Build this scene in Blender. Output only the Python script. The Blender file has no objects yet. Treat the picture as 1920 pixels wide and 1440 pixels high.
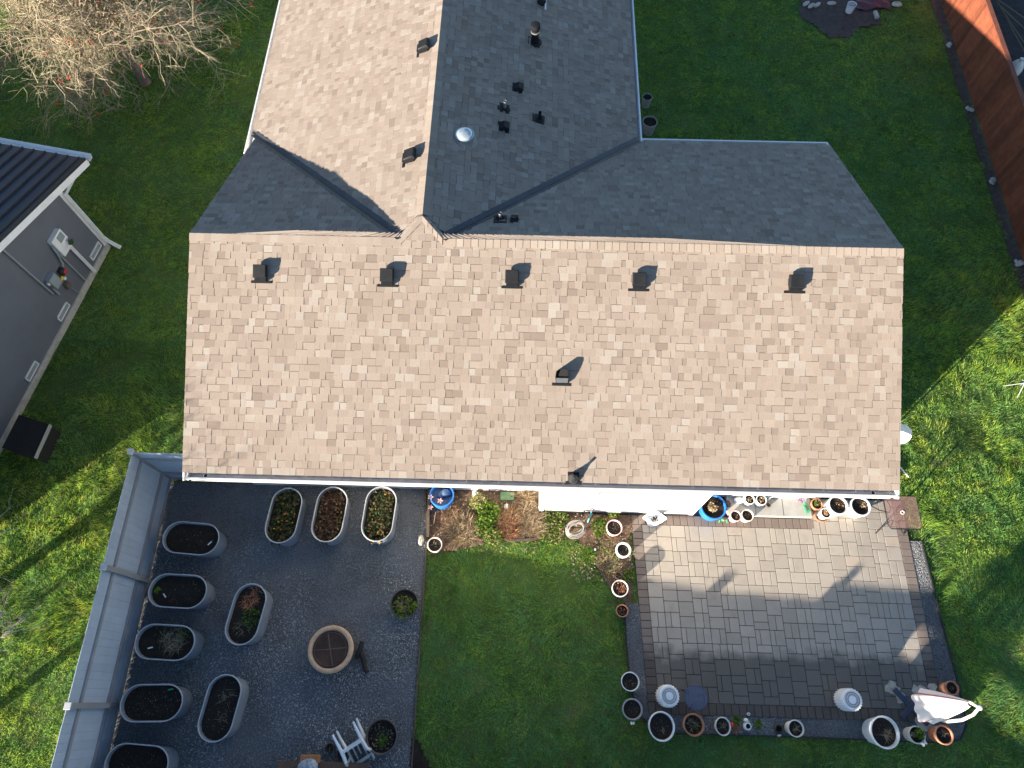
import bpy, math, random
import numpy as np
from mathutils import Vector, Matrix

random.seed(7); RNG = np.random.default_rng(11)
S = bpy.context.scene
C = S.collection
PI = math.pi

# ------------------------------------------------------------------ camera
CAM_H = 15.8; FOC = 1325.76; TILT = 0.4193; YAW = 0.0264
cam = bpy.data.cameras.new('camera'); cam_o = bpy.data.objects.new('camera', cam); C.objects.link(cam_o)
cam_o.location = (0, 0, CAM_H); cam_o.rotation_euler = (TILT, 0, YAW)
cam.sensor_width = 36; cam.lens = FOC / 1920 * 36; cam.clip_end = 2000; cam.clip_start = .1
S.camera = cam_o

# ------------------------------------------------------------------ sky and sun
SUN_EL = math.radians(12.9); SUN_AZ = math.radians(227.5)      # low winter sun in the south-west
world = bpy.data.worlds.new('World'); S.world = world; world.use_nodes = True
wn = world.node_tree
sky = wn.nodes.new('ShaderNodeTexSky'); sky.sky_type = 'NISHITA'; sky.sun_disc = False
sky.sun_elevation = SUN_EL; sky.sun_rotation = SUN_AZ; sky.altitude = 100; sky.air_density = 1.0; sky.dust_density = 0.3; sky.ozone_density = 2.3
wn.links.new(sky.outputs[0], wn.nodes['Background'].inputs[0]); wn.nodes['Background'].inputs[1].default_value = 0.075
sl = bpy.data.lights.new('sun', 'SUN'); sl.energy = 5.0; sl.angle = math.radians(0.55); sl.color = (1.0, 0.88, 0.72)
so = bpy.data.objects.new('sun', sl); C.objects.link(so); so.location = (-20, -20, 30)
to_sun = Vector((math.sin(SUN_AZ) * math.cos(SUN_EL), math.cos(SUN_AZ) * math.cos(SUN_EL), math.sin(SUN_EL)))
so.rotation_euler = to_sun.to_track_quat('Z', 'Y').to_euler()
S.view_settings.view_transform = 'Standard'; S.view_settings.look = 'None'
S.view_settings.exposure = 1.85; S.view_settings.gamma = 1.0; S.view_settings.use_curve_mapping = False
S.cycles.max_bounces = 6; S.cycles.transparent_max_bounces = 8; S.cycles.use_denoising = True

# ------------------------------------------------------------------ survey: where a point of given height stands on the plot
_m = Matrix.Rotation(YAW, 3, 'Z') @ Matrix.Rotation(TILT, 3, 'X')
_rt, _up, _fw = _m @ Vector((1, 0, 0)), _m @ Vector((0, 1, 0)), _m @ Vector((0, 0, -1))
def G(u, v, z=0.0):
    d = _fw + _rt * ((u - 960) / FOC) + _up * ((720 - v) / FOC)
    return Vector((0, 0, CAM_H)) + d * ((z - CAM_H) / d.z)
def PL(u, v, p0, n):
    d = _fw + _rt * ((u - 960) / FOC) + _up * ((720 - v) / FOC); n = Vector(n); o = Vector((0, 0, CAM_H))
    return o + d * ((Vector(p0) - o).dot(n) / d.dot(n))
def M(u, v, z, px):            # metres spanned by px at that place
    return px * (G(u, v, z) - Vector((0, 0, CAM_H))).dot(_fw) / FOC

# ------------------------------------------------------------------ object helpers
def props(o, label=None, cat=None, group=None, kind=None):
    if label: o['label'] = label
    if cat: o['category'] = cat
    if group: o['group'] = group
    if kind: o['kind'] = kind
    return o
def thing(name, loc, label, cat, group=None, rot=(0, 0, 0)):
    o = bpy.data.objects.new(name, None); C.objects.link(o); o.empty_display_size = .2
    o.location = loc; o.rotation_euler = rot if isinstance(rot, (tuple, list)) else (0, 0, rot)
    return props(o, label, cat, group)
def dup(root, loc, rot=None, label=None):
    r = root.copy(); C.objects.link(r); r.location = loc
    if rot is not None: r.rotation_euler = rot
    if label: r['label'] = label
    for ch in list(root.children):
        c = ch.copy(); C.objects.link(c); c.parent = r
        for g in list(ch.children):
            d = g.copy(); C.objects.link(d); d.parent = c
    return r

class MB:
    def __init__(s): s.v = []; s.f = []; s.t = []
    def add(s, vs, fs, tint=None, mat=None):
        b = len(s.v)
        if mat is not None: vs = [mat @ Vector(p) for p in vs]
        s.v += [tuple(p) for p in vs]; s.f += [tuple(i + b for i in f) for f in fs]
        s.t += [0.5 if tint is None else tint] * len(fs); return s
    def box(s, c, size, rz=0, tint=None, mat=None, bev=0):
        x, y, z = [a / 2 for a in size]
        if bev and bev < min(x, y, z):
            b = bev; vs = []
            for sx in (-1, 1):
                for sy in (-1, 1):
                    for sz in (-1, 1):
                        vs += [(sx * (x - b), sy * (y - b), sz * z), (sx * (x - b), sy * y, sz * (z - b)), (sx * x, sy * (y - b), sz * (z - b))]
            fs = []; ix = lambda sx, sy, sz, k: ((sx > 0) * 4 + (sy > 0) * 2 + (sz > 0)) * 3 + k
            for q in (-1, 1):
                fs.append([ix(-1, -1, q, 0), ix(1, -1, q, 0), ix(1, 1, q, 0), ix(-1, 1, q, 0)])
                fs.append([ix(-1, q, -1, 1), ix(1, q, -1, 1), ix(1, q, 1, 1), ix(-1, q, 1, 1)])
                fs.append([ix(q, -1, -1, 2), ix(q, 1, -1, 2), ix(q, 1, 1, 2), ix(q, -1, 1, 2)])
            for a in (-1, 1):
                for d in (-1, 1):
                    fs.append([ix(-1, a, d, 0), ix(1, a, d, 0), ix(1, a, d, 1), ix(-1, a, d, 1)])
                    fs.append([ix(a, -1, d, 0), ix(a, 1, d, 0), ix(a, 1, d, 2), ix(a, -1, d, 2)])
                    fs.append([ix(a, d, -1, 1), ix(a, d, 1, 1), ix(a, d, 1, 2), ix(a, d, -1, 2)])
                    for e in (-1, 1): fs.append([ix(a, d, e, 0), ix(a, d, e, 1), ix(a, d, e, 2)])
        else:
            vs = [(-x, -y, -z), (x, -y, -z), (x, y, -z), (-x, y, -z), (-x, -y, z), (x, -y, z), (x, y, z), (-x, y, z)]
            fs = [(0, 3, 2, 1), (4, 5, 6, 7), (0, 1, 5, 4), (1, 2, 6, 5), (2, 3, 7, 6), (3, 0, 4, 7)]
        m = Matrix.Translation(c) @ Matrix.Rotation(rz, 4, 'Z')
        if mat is not None: m = mat @ m
        return s.add(vs, fs, tint, m)
    def prism(s, poly, z0, z1, tint=None, mat=None):
        n = len(poly); vs = [(p[0], p[1], z0) for p in poly] + [(p[0], p[1], z1) for p in poly]
        fs = [tuple(range(n - 1, -1, -1)), tuple(range(n, 2 * n))] + [(i, (i + 1) % n, n + (i + 1) % n, n + i) for i in range(n)]
        return s.add(vs, fs, tint, mat)
    def lathe(s, prof, n=24, c=(0, 0, 0), sx=1, sy=1, tint=None, mat=None):
        vs = []; k = len(prof)
        for i in range(n):
            a = 2 * PI * i / n
            for r, z in prof: vs.append((c[0] + r * sx * math.cos(a), c[1] + r * sy * math.sin(a), c[2] + z))
        fs = [(i * k + j, ((i + 1) % n) * k + j, ((i + 1) % n) * k + j + 1, i * k + j + 1) for i in range(n) for j in range(k - 1)]
        return s.add(vs, fs, tint, mat)
    def tube(s, pts, rad, n=6, tint=None, cap=True, mat=None):
        pts = [Vector(p) for p in pts]
        if not isinstance(rad, (list, tuple)): rad = [rad] * len(pts)
        vs = []; ref = None
        for i, p in enumerate(pts):
            d = (pts[min(i + 1, len(pts) - 1)] - pts[max(i - 1, 0)])
            if d.length < 1e-9: d = Vector((0, 0, 1))
            d.normalize()
            if ref is None or abs(ref.dot(d)) > .95: ref = Vector((0, 0, 1)) if abs(d.z) < .9 else Vector((1, 0, 0))
            a = d.cross(ref).normalized(); b = d.cross(a)
            for j in range(n):
                t = 2 * PI * j / n; vs.append(p + (a * math.cos(t) + b * math.sin(t)) * rad[i])
        fs = [(i * n + j, i * n + (j + 1) % n, (i + 1) * n + (j + 1) % n, (i + 1) * n + j) for i in range(len(pts) - 1) for j in range(n)]
        if cap: fs += [tuple(range(n - 1, -1, -1)), tuple(range((len(pts) - 1) * n, len(pts) * n))]
        return s.add(vs, fs, tint, mat)
    def sphere(s, c, r, n=10, m=6, tint=None, mat=None):
        rx, ry, rz = r if isinstance(r, (tuple, list)) else (r, r, r)
        vs = []; fs = []
        for i in range(m + 1):
            p = -PI / 2 + PI * i / m
            for j in range(n):
                a = 2 * PI * j / n; vs.append((c[0] + rx * math.cos(p) * math.cos(a), c[1] + ry * math.cos(p) * math.sin(a), c[2] + rz * math.sin(p)))
        fs = [(i * n + j, i * n + (j + 1) % n, (i + 1) * n + (j + 1) % n, (i + 1) * n + j) for i in range(m) for j in range(n)]
        return s.add(vs, fs, tint, mat)
    def mesh(s, name, off=None, smooth=False):
        me = bpy.data.meshes.new(name)
        vs = s.v if off is None else [(p[0] - off[0], p[1] - off[1], p[2] - off[2]) for p in s.v]
        me.from_pydata(vs, [], s.f)
        a = me.attributes.new('tint', 'FLOAT', 'FACE'); a.data.foreach_set('value', s.t)
        if smooth:
            me.polygons.foreach_set('use_smooth', [True] * len(me.polygons)); me.set_sharp_from_angle(angle=math.radians(40))
        return me
    def build(s, name, mat, parent=None, world=False, smooth=False, kind=None, label=None):
        off = tuple(parent.matrix_basis.translation) if (world and parent is not None) else None
        if world and parent is not None and parent.parent is not None:
            off = tuple(parent.matrix_basis.translation + parent.parent.matrix_basis.translation)
        me = s.mesh(name, off, smooth)
        if mat: me.materials.append(mat)
        o = bpy.data.objects.new(name, me); C.objects.link(o)
        if parent is not None: o.parent = parent
        if kind: o['kind'] = kind
        if label: o['label'] = label
        return o

# ------------------------------------------------------------------ materials
def mat_new(name):
    m = bpy.data.materials.new(name); m.use_nodes = True; nt = m.node_tree
    return m, nt, nt.nodes['Principled BSDF']
def N(nt, t, **kw):
    n = nt.nodes.new(t)
    for k, v in kw.items(): setattr(n, k, v)
    return n
def ramp(nt, stops):
    r = N(nt, 'ShaderNodeValToRGB'); e = r.color_ramp.elements
    while len(e) > 1: e.remove(e[-1])
    e[0].position = stops[0][0]; e[0].color = (*stops[0][1], 1)
    for p, c in stops[1:]:
        q = e.new(p); q.color = (*c, 1)
    return r
def noise(nt, scale, detail=4, rough=.6, vec=None, dist=0):
    n = N(nt, 'ShaderNodeTexNoise'); n.inputs['Scale'].default_value = scale; n.inputs['Detail'].default_value = detail
    n.inputs['Roughness'].default_value = rough; n.inputs['Distortion'].default_value = dist
    if vec is None:
        g = N(nt, 'ShaderNodeNewGeometry'); vec = g.outputs['Position']
    nt.links.new(vec, n.inputs['Vector']); return n
def mixc(nt, fac, a, b, blend='MIX'):
    m = N(nt, 'ShaderNodeMix', data_type='RGBA', blend_type=blend)
    for i, x in ((0, fac), (6, a), (7, b)):
        if isinstance(x, (int, float)): m.inputs[i].default_value = x
        elif isinstance(x, (tuple, list)): m.inputs[i].default_value = (*x[:3], 1)
        else: nt.links.new(x, m.inputs[i])
    return m.outputs[2]
def bump(nt, b, h, strength=.3, dist=.01):
    n = N(nt, 'ShaderNodeBump'); n.inputs['Strength'].default_value = strength; n.inputs['Distance'].default_value = dist
    nt.links.new(h, n.inputs['Height']); nt.links.new(n.outputs[0], b.inputs['Normal'])
def mapr(nt, val, a, b, c, d):
    m = N(nt, 'ShaderNodeMapRange'); nt.links.new(val, m.inputs[0])
    for i, x in enumerate((a, b, c, d)): m.inputs[i + 1].default_value = x
    return m.outputs[0]
def simple(name, col, rough=.6, var=.25, scale=6, metal=0, bmp=.15, bscale=80, spec=.4, dirt=None, tint=0, coat=0):
    """base colour broken by two noises, optional dirt colour in blotches, fine relief"""
    m, nt, b = mat_new(name)
    lo = tuple(c * (1 - var) for c in col); hi = tuple(min(1, c * (1 + var)) for c in col)
    n1 = noise(nt, scale, 5, .65); c = ramp(nt, [(.3, lo), (.7, hi)]); nt.links.new(n1.outputs[0], c.inputs[0]); out = c.outputs[0]
    if dirt:
        n2 = noise(nt, scale * .45, 6, .7, dist=.6); f = mapr(nt, n2.outputs[0], .48, .68, 0, .75); out = mixc(nt, f, out, dirt)
    if tint:
        a = N(nt, 'ShaderNodeAttribute', attribute_name='tint'); f = mapr(nt, a.outputs['Fac'], 0, 1, 1 - tint, 1 + tint)
        h = N(nt, 'ShaderNodeHueSaturation'); nt.links.new(f, h.inputs['Value']); nt.links.new(out, h.inputs['Color']); out = h.outputs[0]
    nt.links.new(out, b.inputs['Base Color'])
    b.inputs['Roughness'].default_value = rough; b.inputs['Metallic'].default_value = metal
    b.inputs['Specular IOR Level'].default_value = spec
    if coat: b.inputs['Coat Weight'].default_value = coat
    if bmp:
        n3 = noise(nt, bscale, 3, .6); bump(nt, b, n3.outputs[0], bmp, .004)
    return m
def ramped(name, stops, rough=.8, grain=200, gvar=.25, bmp=.3, big=None, bigcol=None, spec=.3):
    """colour picked per face by the tint attribute, with granule noise and optional large blotches"""
    m, nt, b = mat_new(name)
    a = N(nt, 'ShaderNodeAttribute', attribute_name='tint'); r = ramp(nt, stops); nt.links.new(a.outputs['Fac'], r.inputs[0])
    g = noise(nt, grain, 2, .7); f = mapr(nt, g.outputs[0], .3, .7, 1 - gvar, 1 + gvar)
    h = N(nt, 'ShaderNodeHueSaturation'); nt.links.new(f, h.inputs['Value']); nt.links.new(r.outputs[0], h.inputs['Color']); out = h.outputs[0]
    if big:
        n2 = noise(nt, big, 5, .65, dist=.4); f2 = mapr(nt, n2.outputs[0], .45, .75, 0, .55); out = mixc(nt, f2, out, bigcol)
    nt.links.new(out, b.inputs['Base Color']); b.inputs['Roughness'].default_value = rough; b.inputs['Specular IOR Level'].default_value = spec
    bump(nt, b, g.outputs[0], bmp, .003); return m

MT = {}
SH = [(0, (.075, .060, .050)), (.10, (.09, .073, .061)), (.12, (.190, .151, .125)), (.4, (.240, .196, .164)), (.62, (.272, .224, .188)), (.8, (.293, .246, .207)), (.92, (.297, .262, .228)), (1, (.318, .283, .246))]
MT['shingle'] = ramped('shingle', SH, .92, 120, .22, .4, .9, (.225, .18, .148))
MT['deck'] = simple('roof_deck', (.12, .10, .085), .9)
MT['valley'] = simple('valley_metal', (.055, .06, .075), .45, .2, 3, metal=.3, bmp=.05)
MT['vent'] = simple('black_vent', (.011, .012, .015), .55, .2, 8, bmp=.1, dirt=(.018, .018, .019), spec=.2)
MT['dark'] = simple('opening', (.008, .008, .009), .9, .1)
MT['white'] = simple('white_paint', (.80, .79, .77), .5, .03, 5, bmp=.05, dirt=(.68, .67, .64))
MT['whiteplastic'] = simple('white_plastic', (.78, .79, .79), .4, .04, 5, bmp=.04, dirt=(.62, .62, .58))
MT['gutter_in'] = simple('gutter_inside', (.42, .41, .42), .7, .15, 5, dirt=(.33, .31, .30))
MT['steel'] = simple('galvanised_steel', (.27, .295, .335), .5, .12, 7, metal=.3, bmp=.12, bscale=30, dirt=(.22, .24, .28))
MT['rim'] = simple('steel_rim', (.46, .48, .50), .4, .08, 7, metal=.4, bmp=.05)
MT['chrome'] = simple('bright_metal', (.75, .77, .8), .18, .05, 4, metal=1, bmp=.03)
MT['soil'] = simple('potting_soil', (.016, .011, .008), .95, .5, 30, bmp=.9, bscale=60, dirt=(.034, .024, .016))
MT['mulch'] = simple('bark_mulch', (.095, .058, .038), .95, .55, 14, bmp=1, bscale=45, dirt=(.17, .125, .085))
MT['terracotta'] = simple('terracotta', (.42, .17, .095), .8, .15, 9, bmp=.15, dirt=(.50, .29, .19))
MT['cream'] = simple('cream_glaze', (.70, .655, .60), .5, .08, 9, bmp=.06, dirt=(.55, .49, .42))
MT['pinkpot'] = simple('pink_plastic', (.72, .45, .47), .5, .1, 9, bmp=.06, dirt=(.7, .6, .57))
MT['greypot'] = simple('grey_plastic', (.30, .29, .30), .6, .12, 9, bmp=.06, dirt=(.38, .36, .35))
MT['brownpot'] = simple('brown_plastic', (.10, .078, .075), .55, .15, 9, bmp=.06, dirt=(.16, .13, .12))
MT['darkpot'] = simple('dark_plastic', (.045, .036, .033), .55, .15, 9, bmp=.06)
MT['blue'] = simple('blue_plastic', (.02, .18, .60), .4, .12, 7, bmp=.05, dirt=(.05, .25, .62))
MT['navy'] = simple('navy_cloth', (.07, .12, .22), .9, .3, 14, bmp=.4)
MT['turq'] = simple('turquoise_plastic', (.10, .55, .62), .4, .1, 7, bmp=.05)
MT['green_plastic'] = simple('green_plastic', (.03, .42, .17), .4, .12, 7, bmp=.05)
MT['purple'] = simple('purple_petal', (.42, .12, .40), .7, .2, 20)
MT['concrete'] = simple('concrete', (.40, .385, .36), .9, .10, 5, bmp=.3, bscale=70, dirt=(.33, .31, .28))
MT['stone'] = simple('pale_stone', (.48, .45, .40), .9, .2, 12, bmp=.6, bscale=40, dirt=(.34, .31, .27))
MT['sandstone'] = simple('sandstone', (.58, .38, .235), .85, .2, 12, bmp=.5, bscale=60, dirt=(.46, .28, .17))
MT['rust'] = simple('rusty_mesh', (.085, .045, .032), .8, .4, 6, bmp=.5, bscale=120, dirt=(.16, .07, .04))
MT['char'] = simple('charred_wood', (.022, .02, .02), .9, .3, 10, bmp=.8, bscale=50)
MT['fence_grey'] = simple('grey_fence_board', (.42, .47, .54), .75, .06, 3, bmp=.12, bscale=40, dirt=(.37, .42, .49), tint=.05)
MT['fence_rail'] = simple('grey_fence_rail', (.30, .285, .285), .75, .1, 3, bmp=.12, bscale=40, tint=.08)
MT['cedar'] = simple('stained_cedar', (.215, .062, .030), .75, .25, 5, bmp=.35, bscale=50, dirt=(.145, .042, .026), tint=.3)
MT['cedar_rail'] = simple('cedar_rail', (.17, .055, .03), .75, .2, 5, bmp=.3, bscale=50, tint=.1)
MT['wood'] = simple('weathered_wood', (.18, .10, .06), .8, .25, 6, bmp=.4, bscale=50, dirt=(.11, .07, .05), tint=.15)
MT['orangewood'] = simple('orange_wood', (.42, .17, .06), .7, .2, 9, bmp=.3, bscale=60)
MT['nb_wall'] = simple('grey_siding', (.135, .143, .168), .75, .07, 2, bmp=.15, bscale=50)
MT['nb_roof'] = simple('dark_metal_roof', (.045, .045, .058), .42, .12, 2, metal=.35, bmp=.04, tint=.12)
MT['nb_trim'] = simple('dark_trim', (.03, .026, .027), .5, .15, 4, bmp=.05)
MT['black_lid'] = simple('black_roofing', (.012, .011, .011), .9, .3, 20, bmp=.5, bscale=120)
MT['edging'] = simple('black_edging', (.02, .02, .022), .6, .2, 9)
MT['bedwood'] = simple('old_bed_board', (.10, .075, .055), .85, .3, 9, bmp=.5, bscale=50)
MT['iron'] = simple('dark_iron', (.03, .028, .028), .5, .2, 9, metal=.4)
MT['navymetal'] = simple('blue_grey_steel', (.05, .06, .10), .5, .15, 6, metal=.3)
MT['utilgrey'] = simple('utility_grey', (.28, .31, .32), .5, .08, 6, bmp=.04)
MT['brownbox'] = simple('brown_box', (.13, .10, .08), .6, .15, 6)
MT['redbox'] = simple('red_tag', (.55, .04, .05), .5, .1, 9)
MT['yellow'] = simple('yellow_tag', (.75, .52, .05), .6, .1, 9)
MT['bark'] = simple('grey_bark', (.16, .12, .105), .9, .3, 12, bmp=.7, bscale=40, dirt=(.22, .20, .16))
MT['twig'] = ramped('lichen_twig', [(0, (.13, .085, .065)), (.4, (.26, .20, .145)), (.7, (.38, .325, .22)), (1, (.35, .34, .19))], .9, 40, .2, .2)
MT['palebark'] = ramped('pale_birch_twig', [(0, (.14, .10, .085)), (.5, (.29, .245, .205)), (1, (.40, .36, .31))], .85, 30, .25, .2)
MT['berry'] = simple('red_berry', (.50, .05, .03), .4, .25, 30)
MT['tarp'] = simple('dark_red_tarp', (.12, .035, .045), .6, .35, 12, bmp=.5, bscale=14)
MT['canopy'] = simple('white_canopy', (.80, .74, .72), .85, .05, 5, bmp=.2, bscale=12)
MT['canopy_red'] = simple('red_canopy_stripe', (.52, .17, .17), .85, .1, 5, bmp=.2, bscale=12)
MT['beige_metal'] = simple('cream_metal', (.62, .58, .50), .45, .06, 5)
MT['pink'] = simple('pink_petal', (.72, .38, .36), .7, .15, 30)
MT['hose'] = simple('grey_hose', (.30, .28, .255), .6, .25, 20)
MT['greenbox'] = simple('green_valve_lid', (.12, .22, .11), .6, .15, 10)
MT['bag'] = simple('patterned_bag', (.38, .40, .42), .8, .6, 22, bmp=.3, dirt=(.10, .13, .20))
MT['sand'] = simple('dry_sand', (.40, .36, .29), .95, .3, 12, bmp=.5)

def glass_mat(name, col, alpha):
    m, nt, b = mat_new(name)
    n = noise(nt, 9, 4); c = ramp(nt, [(.3, tuple(x * .8 for x in col)), (.7, col)]); nt.links.new(n.outputs[0], c.inputs[0]); nt.links.new(c.outputs[0], b.inputs['Base Color'])
    b.inputs['Roughness'].default_value = .12; b.inputs['Alpha'].default_value = alpha; b.inputs['Specular IOR Level'].default_value = .6
    return m
MT['glass_table'] = glass_mat('tinted_glass', (.13, .15, .22), .5)
MT['glass_brown'] = glass_mat('bronze_glass', (.42, .24, .20), .34)
MT['pane'] = glass_mat('window_pane', (.35, .38, .38), .9)

def leafmat(name, stops, trans=.35, patch=None):
    m = bpy.data.materials.new(name); m.use_nodes = True; nt = m.node_tree; nt.nodes.remove(nt.nodes['Principled BSDF'])
    a = N(nt, 'ShaderNodeAttribute', attribute_name='tint'); r = ramp(nt, stops); nt.links.new(a.outputs['Fac'], r.inputs[0]); col = r.outputs[0]
    if patch:
        for sc, lo, hi, amt, pc in patch:
            n = noise(nt, sc, 4, .65, dist=.3); f = mapr(nt, n.outputs[0], lo, hi, 0, amt); col = mixc(nt, f, col, pc)
    d = N(nt, 'ShaderNodeBsdfDiffuse'); t = N(nt, 'ShaderNodeBsdfTranslucent'); mx = N(nt, 'ShaderNodeMixShader'); mx.inputs[0].default_value = trans
    nt.links.new(col, d.inputs[0]); nt.links.new(col, t.inputs[0]); nt.links.new(d.outputs[0], mx.inputs[1]); nt.links.new(t.outputs[0], mx.inputs[2])
    nt.links.new(mx.outputs[0], nt.nodes['Material Output'].inputs[0]); return m
GR = [(0, (.085, .15, .045)), (.3, (.20, .38, .08)), (.55, (.31, .52, .09)), (.78, (.48, .62, .075)), (.92, (.66, .66, .085)), (1, (.68, .62, .24))]
MT['grass'] = leafmat('lawn_blades', GR, .42, [(.8, .46, .62, .55, (.16, .40, .17)), (2.7, .50, .64, .5, (.15, .35, .14)), (1.1, .56, .68, .6, (.52, .55, .09)), (3.3, .56, .66, .7, (.20, .155, .09)), (9, .57, .68, .5, (.18, .155, .09))])
MT['leaf'] = leafmat('green_leaf', [(0, (.035, .09, .018)), (.5, (.09, .18, .03)), (1, (.26, .32, .06))])
MT['straw'] = leafmat('dry_straw', [(0, (.15, .10, .06)), (.5, (.33, .24, .15)), (1, (.50, .41, .28))], .2)
MT['russet'] = leafmat('russet_leaf', [(0, (.12, .06, .035)), (.5, (.30, .15, .09)), (1, (.42, .27, .16))], .25)
MT['autumn'] = leafmat('strawberry_leaf', [(0, (.03, .022, .014)), (.3, (.035, .055, .025)), (.68, (.075, .11, .045)), (.78, (.12, .075, .05)), (.95, (.17, .10, .068)), (.98, (.38, .20, .03)), (1, (.45, .28, .03))], .25)
MT['autumn_red'] = leafmat('red_strawberry_leaf', [(0, (.04, .02, .015)), (.35, (.10, .05, .04)), (.65, (.15, .085, .068)), (.9, (.08, .085, .04)), (.96, (.10, .12, .04)), (1, (.38, .35, .06))], .25)
MT['deadstem'] = leafmat('dead_stem', [(0, (.12, .08, .05)), (.5, (.27, .20, .13)), (1, (.42, .35, .24))], .1)
MT['orangestem'] = leafmat('orange_stem', [(0, (.25, .09, .05)), (.5, (.50, .20, .11)), (1, (.62, .36, .22))], .15)
MT['litter'] = leafmat('fallen_leaf', [(0, (.16, .09, .05)), (.5, (.36, .27, .17)), (1, (.55, .48, .38))], .2)

# ================================================================== the plot
def vnoise(x, y, scale, seed):
    g = np.random.default_rng(seed).random((64, 64)); fx = x * scale; fy = y * scale
    ix = np.floor(fx).astype(int); iy = np.floor(fy).astype(int); tx = fx - ix; ty = fy - iy
    tx = tx * tx * (3 - 2 * tx); ty = ty * ty * (3 - 2 * ty); q = lambda a, b: g[a % 64, b % 64]
    return (q(ix, iy) * (1 - tx) + q(ix + 1, iy) * tx) * (1 - ty) + (q(ix, iy + 1) * (1 - tx) + q(ix + 1, iy + 1) * tx) * ty
def inpoly(x, y, poly):
    r = np.zeros(x.shape, bool); n = len(poly)
    for i in range(n):
        x0, y0 = poly[i][:2]; x1, y1 = poly[(i + 1) % n][:2]
        if y0 == y1: continue
        c = ((y0 > y) != (y1 > y)) & (x < (x1 - x0) * (y - y0) / (y1 - y0) + x0); r ^= c
    return r
def sheet(name, poly, z, mat, kind='structure', cell=None, amp=0, parent=None):
    """a flat or softly uneven sheet over a polygon"""
    mb = MB()
    if not cell:
        mb.add([(p[0], p[1], z) for p in poly], [tuple(range(len(poly)))])
    else:
        xs = [p[0] for p in poly]; ys = [p[1] for p in poly]
        nx = int((max(xs) - min(xs)) / cell) + 2; ny = int((max(ys) - min(ys)) / cell) + 2
        gx = min(xs) + np.arange(nx) * cell; gy = min(ys) + np.arange(ny) * cell
        X, Y = np.meshgrid(gx, gy); ins = inpoly(X + cell / 2, Y + cell / 2, poly)
        Z = z + amp * (vnoise(X, Y, 4, 5) + .5 * vnoise(X, Y, 11, 6) - .6)
        vs = [(X[j, i], Y[j, i], Z[j, i]) for j in range(ny) for i in range(nx)]
        fs = [(j * nx + i, j * nx + i + 1, (j + 1) * nx + i + 1, (j + 1) * nx + i) for j in range(ny - 1) for i in range(nx - 1) if ins[j, i]]
        mb.add(vs, fs)
    o = mb.build(name, mat, parent, smooth=bool(cell))
    if kind: o['kind'] = kind
    return o

# ground: dark turf soil, one sheet to the horizon
m, nt, b = mat_new('turf_soil')
n1 = noise(nt, 1.2, 6, .65); c1 = ramp(nt, [(.35, (.06, .11, .026)), (.6, (.10, .165, .042)), (.75, (.14, .12, .066))]); nt.links.new(n1.outputs[0], c1.inputs[0])
n2 = noise(nt, 45, 3, .7); out = mixc(nt, mapr(nt, n2.outputs[0], .4, .65, 0, .5), c1.outputs[0], (.025, .03, .012))
nt.links.new(out, b.inputs['Base Color']); b.inputs['Roughness'].default_value = 1; b.inputs['Specular IOR Level'].default_value = .1; bump(nt, b, n2.outputs[0], .8, .02)
MT['turf'] = m
sheet('ground', [(-300, -300), (300, -300), (300, 300), (-300, 300)], -.02, MT['turf'])

gL0, gL1 = G(801, 1000), G(772, 1440)
GRAVEL = [(-7.99, 4.40), (-7.99, -5), (gL1.x + .05, -5), (gL1.x, gL1.y), (gL0.x, gL0.y), (-2.12, 4.5)]
BED = [tuple(G(*q)[:2]) for q in ((803, 905), (1010, 915), (1010, 960), (1183, 966), (1186, 1130), (1158, 1125), (1128, 1075), (1100, 1030), (1075, 1008), (1010, 1006), (950, 1012), (900, 1022), (862, 1030), (806, 1040))]
PX0, PX1, PY1 = 2.68, 8.75, 3.88; PY0 = G(1500, 1347).y
def warp(p):      # the patio is not quite square with the house
    k = (1 - (p[0] - PX0) / (PX1 - PX0)); return (p[0] + k * (1.75 - p[1]) * .048, *p[1:])
STRIP = [warp(q) for q in ((PX0 - .05, 1.95), (PX0 + .1, 1.95), (PX0 + .1, PY0 + .1), (PX1 - .1, PY0 + .1), (PX1 - .1, 3.45), (PX1 + .26, 3.45), (PX1 + .32, 2.0), (PX1 + .38, 1.0), (PX1 + .42, .1), (PX1 + .40, -.25), (PX1 + .22, -.5), (PX1 - .1, PY0 - .37), (6, PY0 - .34), (3.2, PY0 - .34), (2.85, PY0 - .3), (PX0 - .22, PY0 - .02), (PX0 - .33, .3), (PX0 - .34, 1.2), (PX0 - .3, 1.95))]
PATIO = [warp(q) for q in ((PX0, PY0), (PX1, PY0), (PX1, PY1), (PX1 - .0, 4.4), (PX0, 4.4))]

def gravel_mat(name, a, bcol, c):
    m, nt, b = mat_new(name); at = N(nt, 'ShaderNodeAttribute', attribute_name='tint')
    r = ramp(nt, [(0, a), (.55, bcol), (.88, bcol), (.95, c), (1, c)]); nt.links.new(at.outputs['Fac'], r.inputs[0]); nt.links.new(r.outputs[0], b.inputs['Base Color'])
    b.inputs['Roughness'].default_value = .8; return m
MT['gravel'] = gravel_mat('crushed_gravel', (.12, .132, .145), (.29, .305, .32), (.60, .60, .58))
m, nt, b = mat_new('gravel_base')
n1 = noise(nt, 70, 3, .8); c1 = ramp(nt, [(.35, (.065, .07, .078)), (.55, (.17, .18, .195)), (.72, (.33, .34, .345))]); nt.links.new(n1.outputs[0], c1.inputs[0])
n2 = noise(nt, .7, 5, .6); out = mixc(nt, mapr(nt, n2.outputs[0], .48, .66, 0, .6), c1.outputs[0], (.075, .07, .06))
nt.links.new(out, b.inputs['Base Color']); b.inputs['Roughness'].default_value = .95; bump(nt, b, n1.outputs[0], 1, .015); MT['gravel_base'] = m

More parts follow.
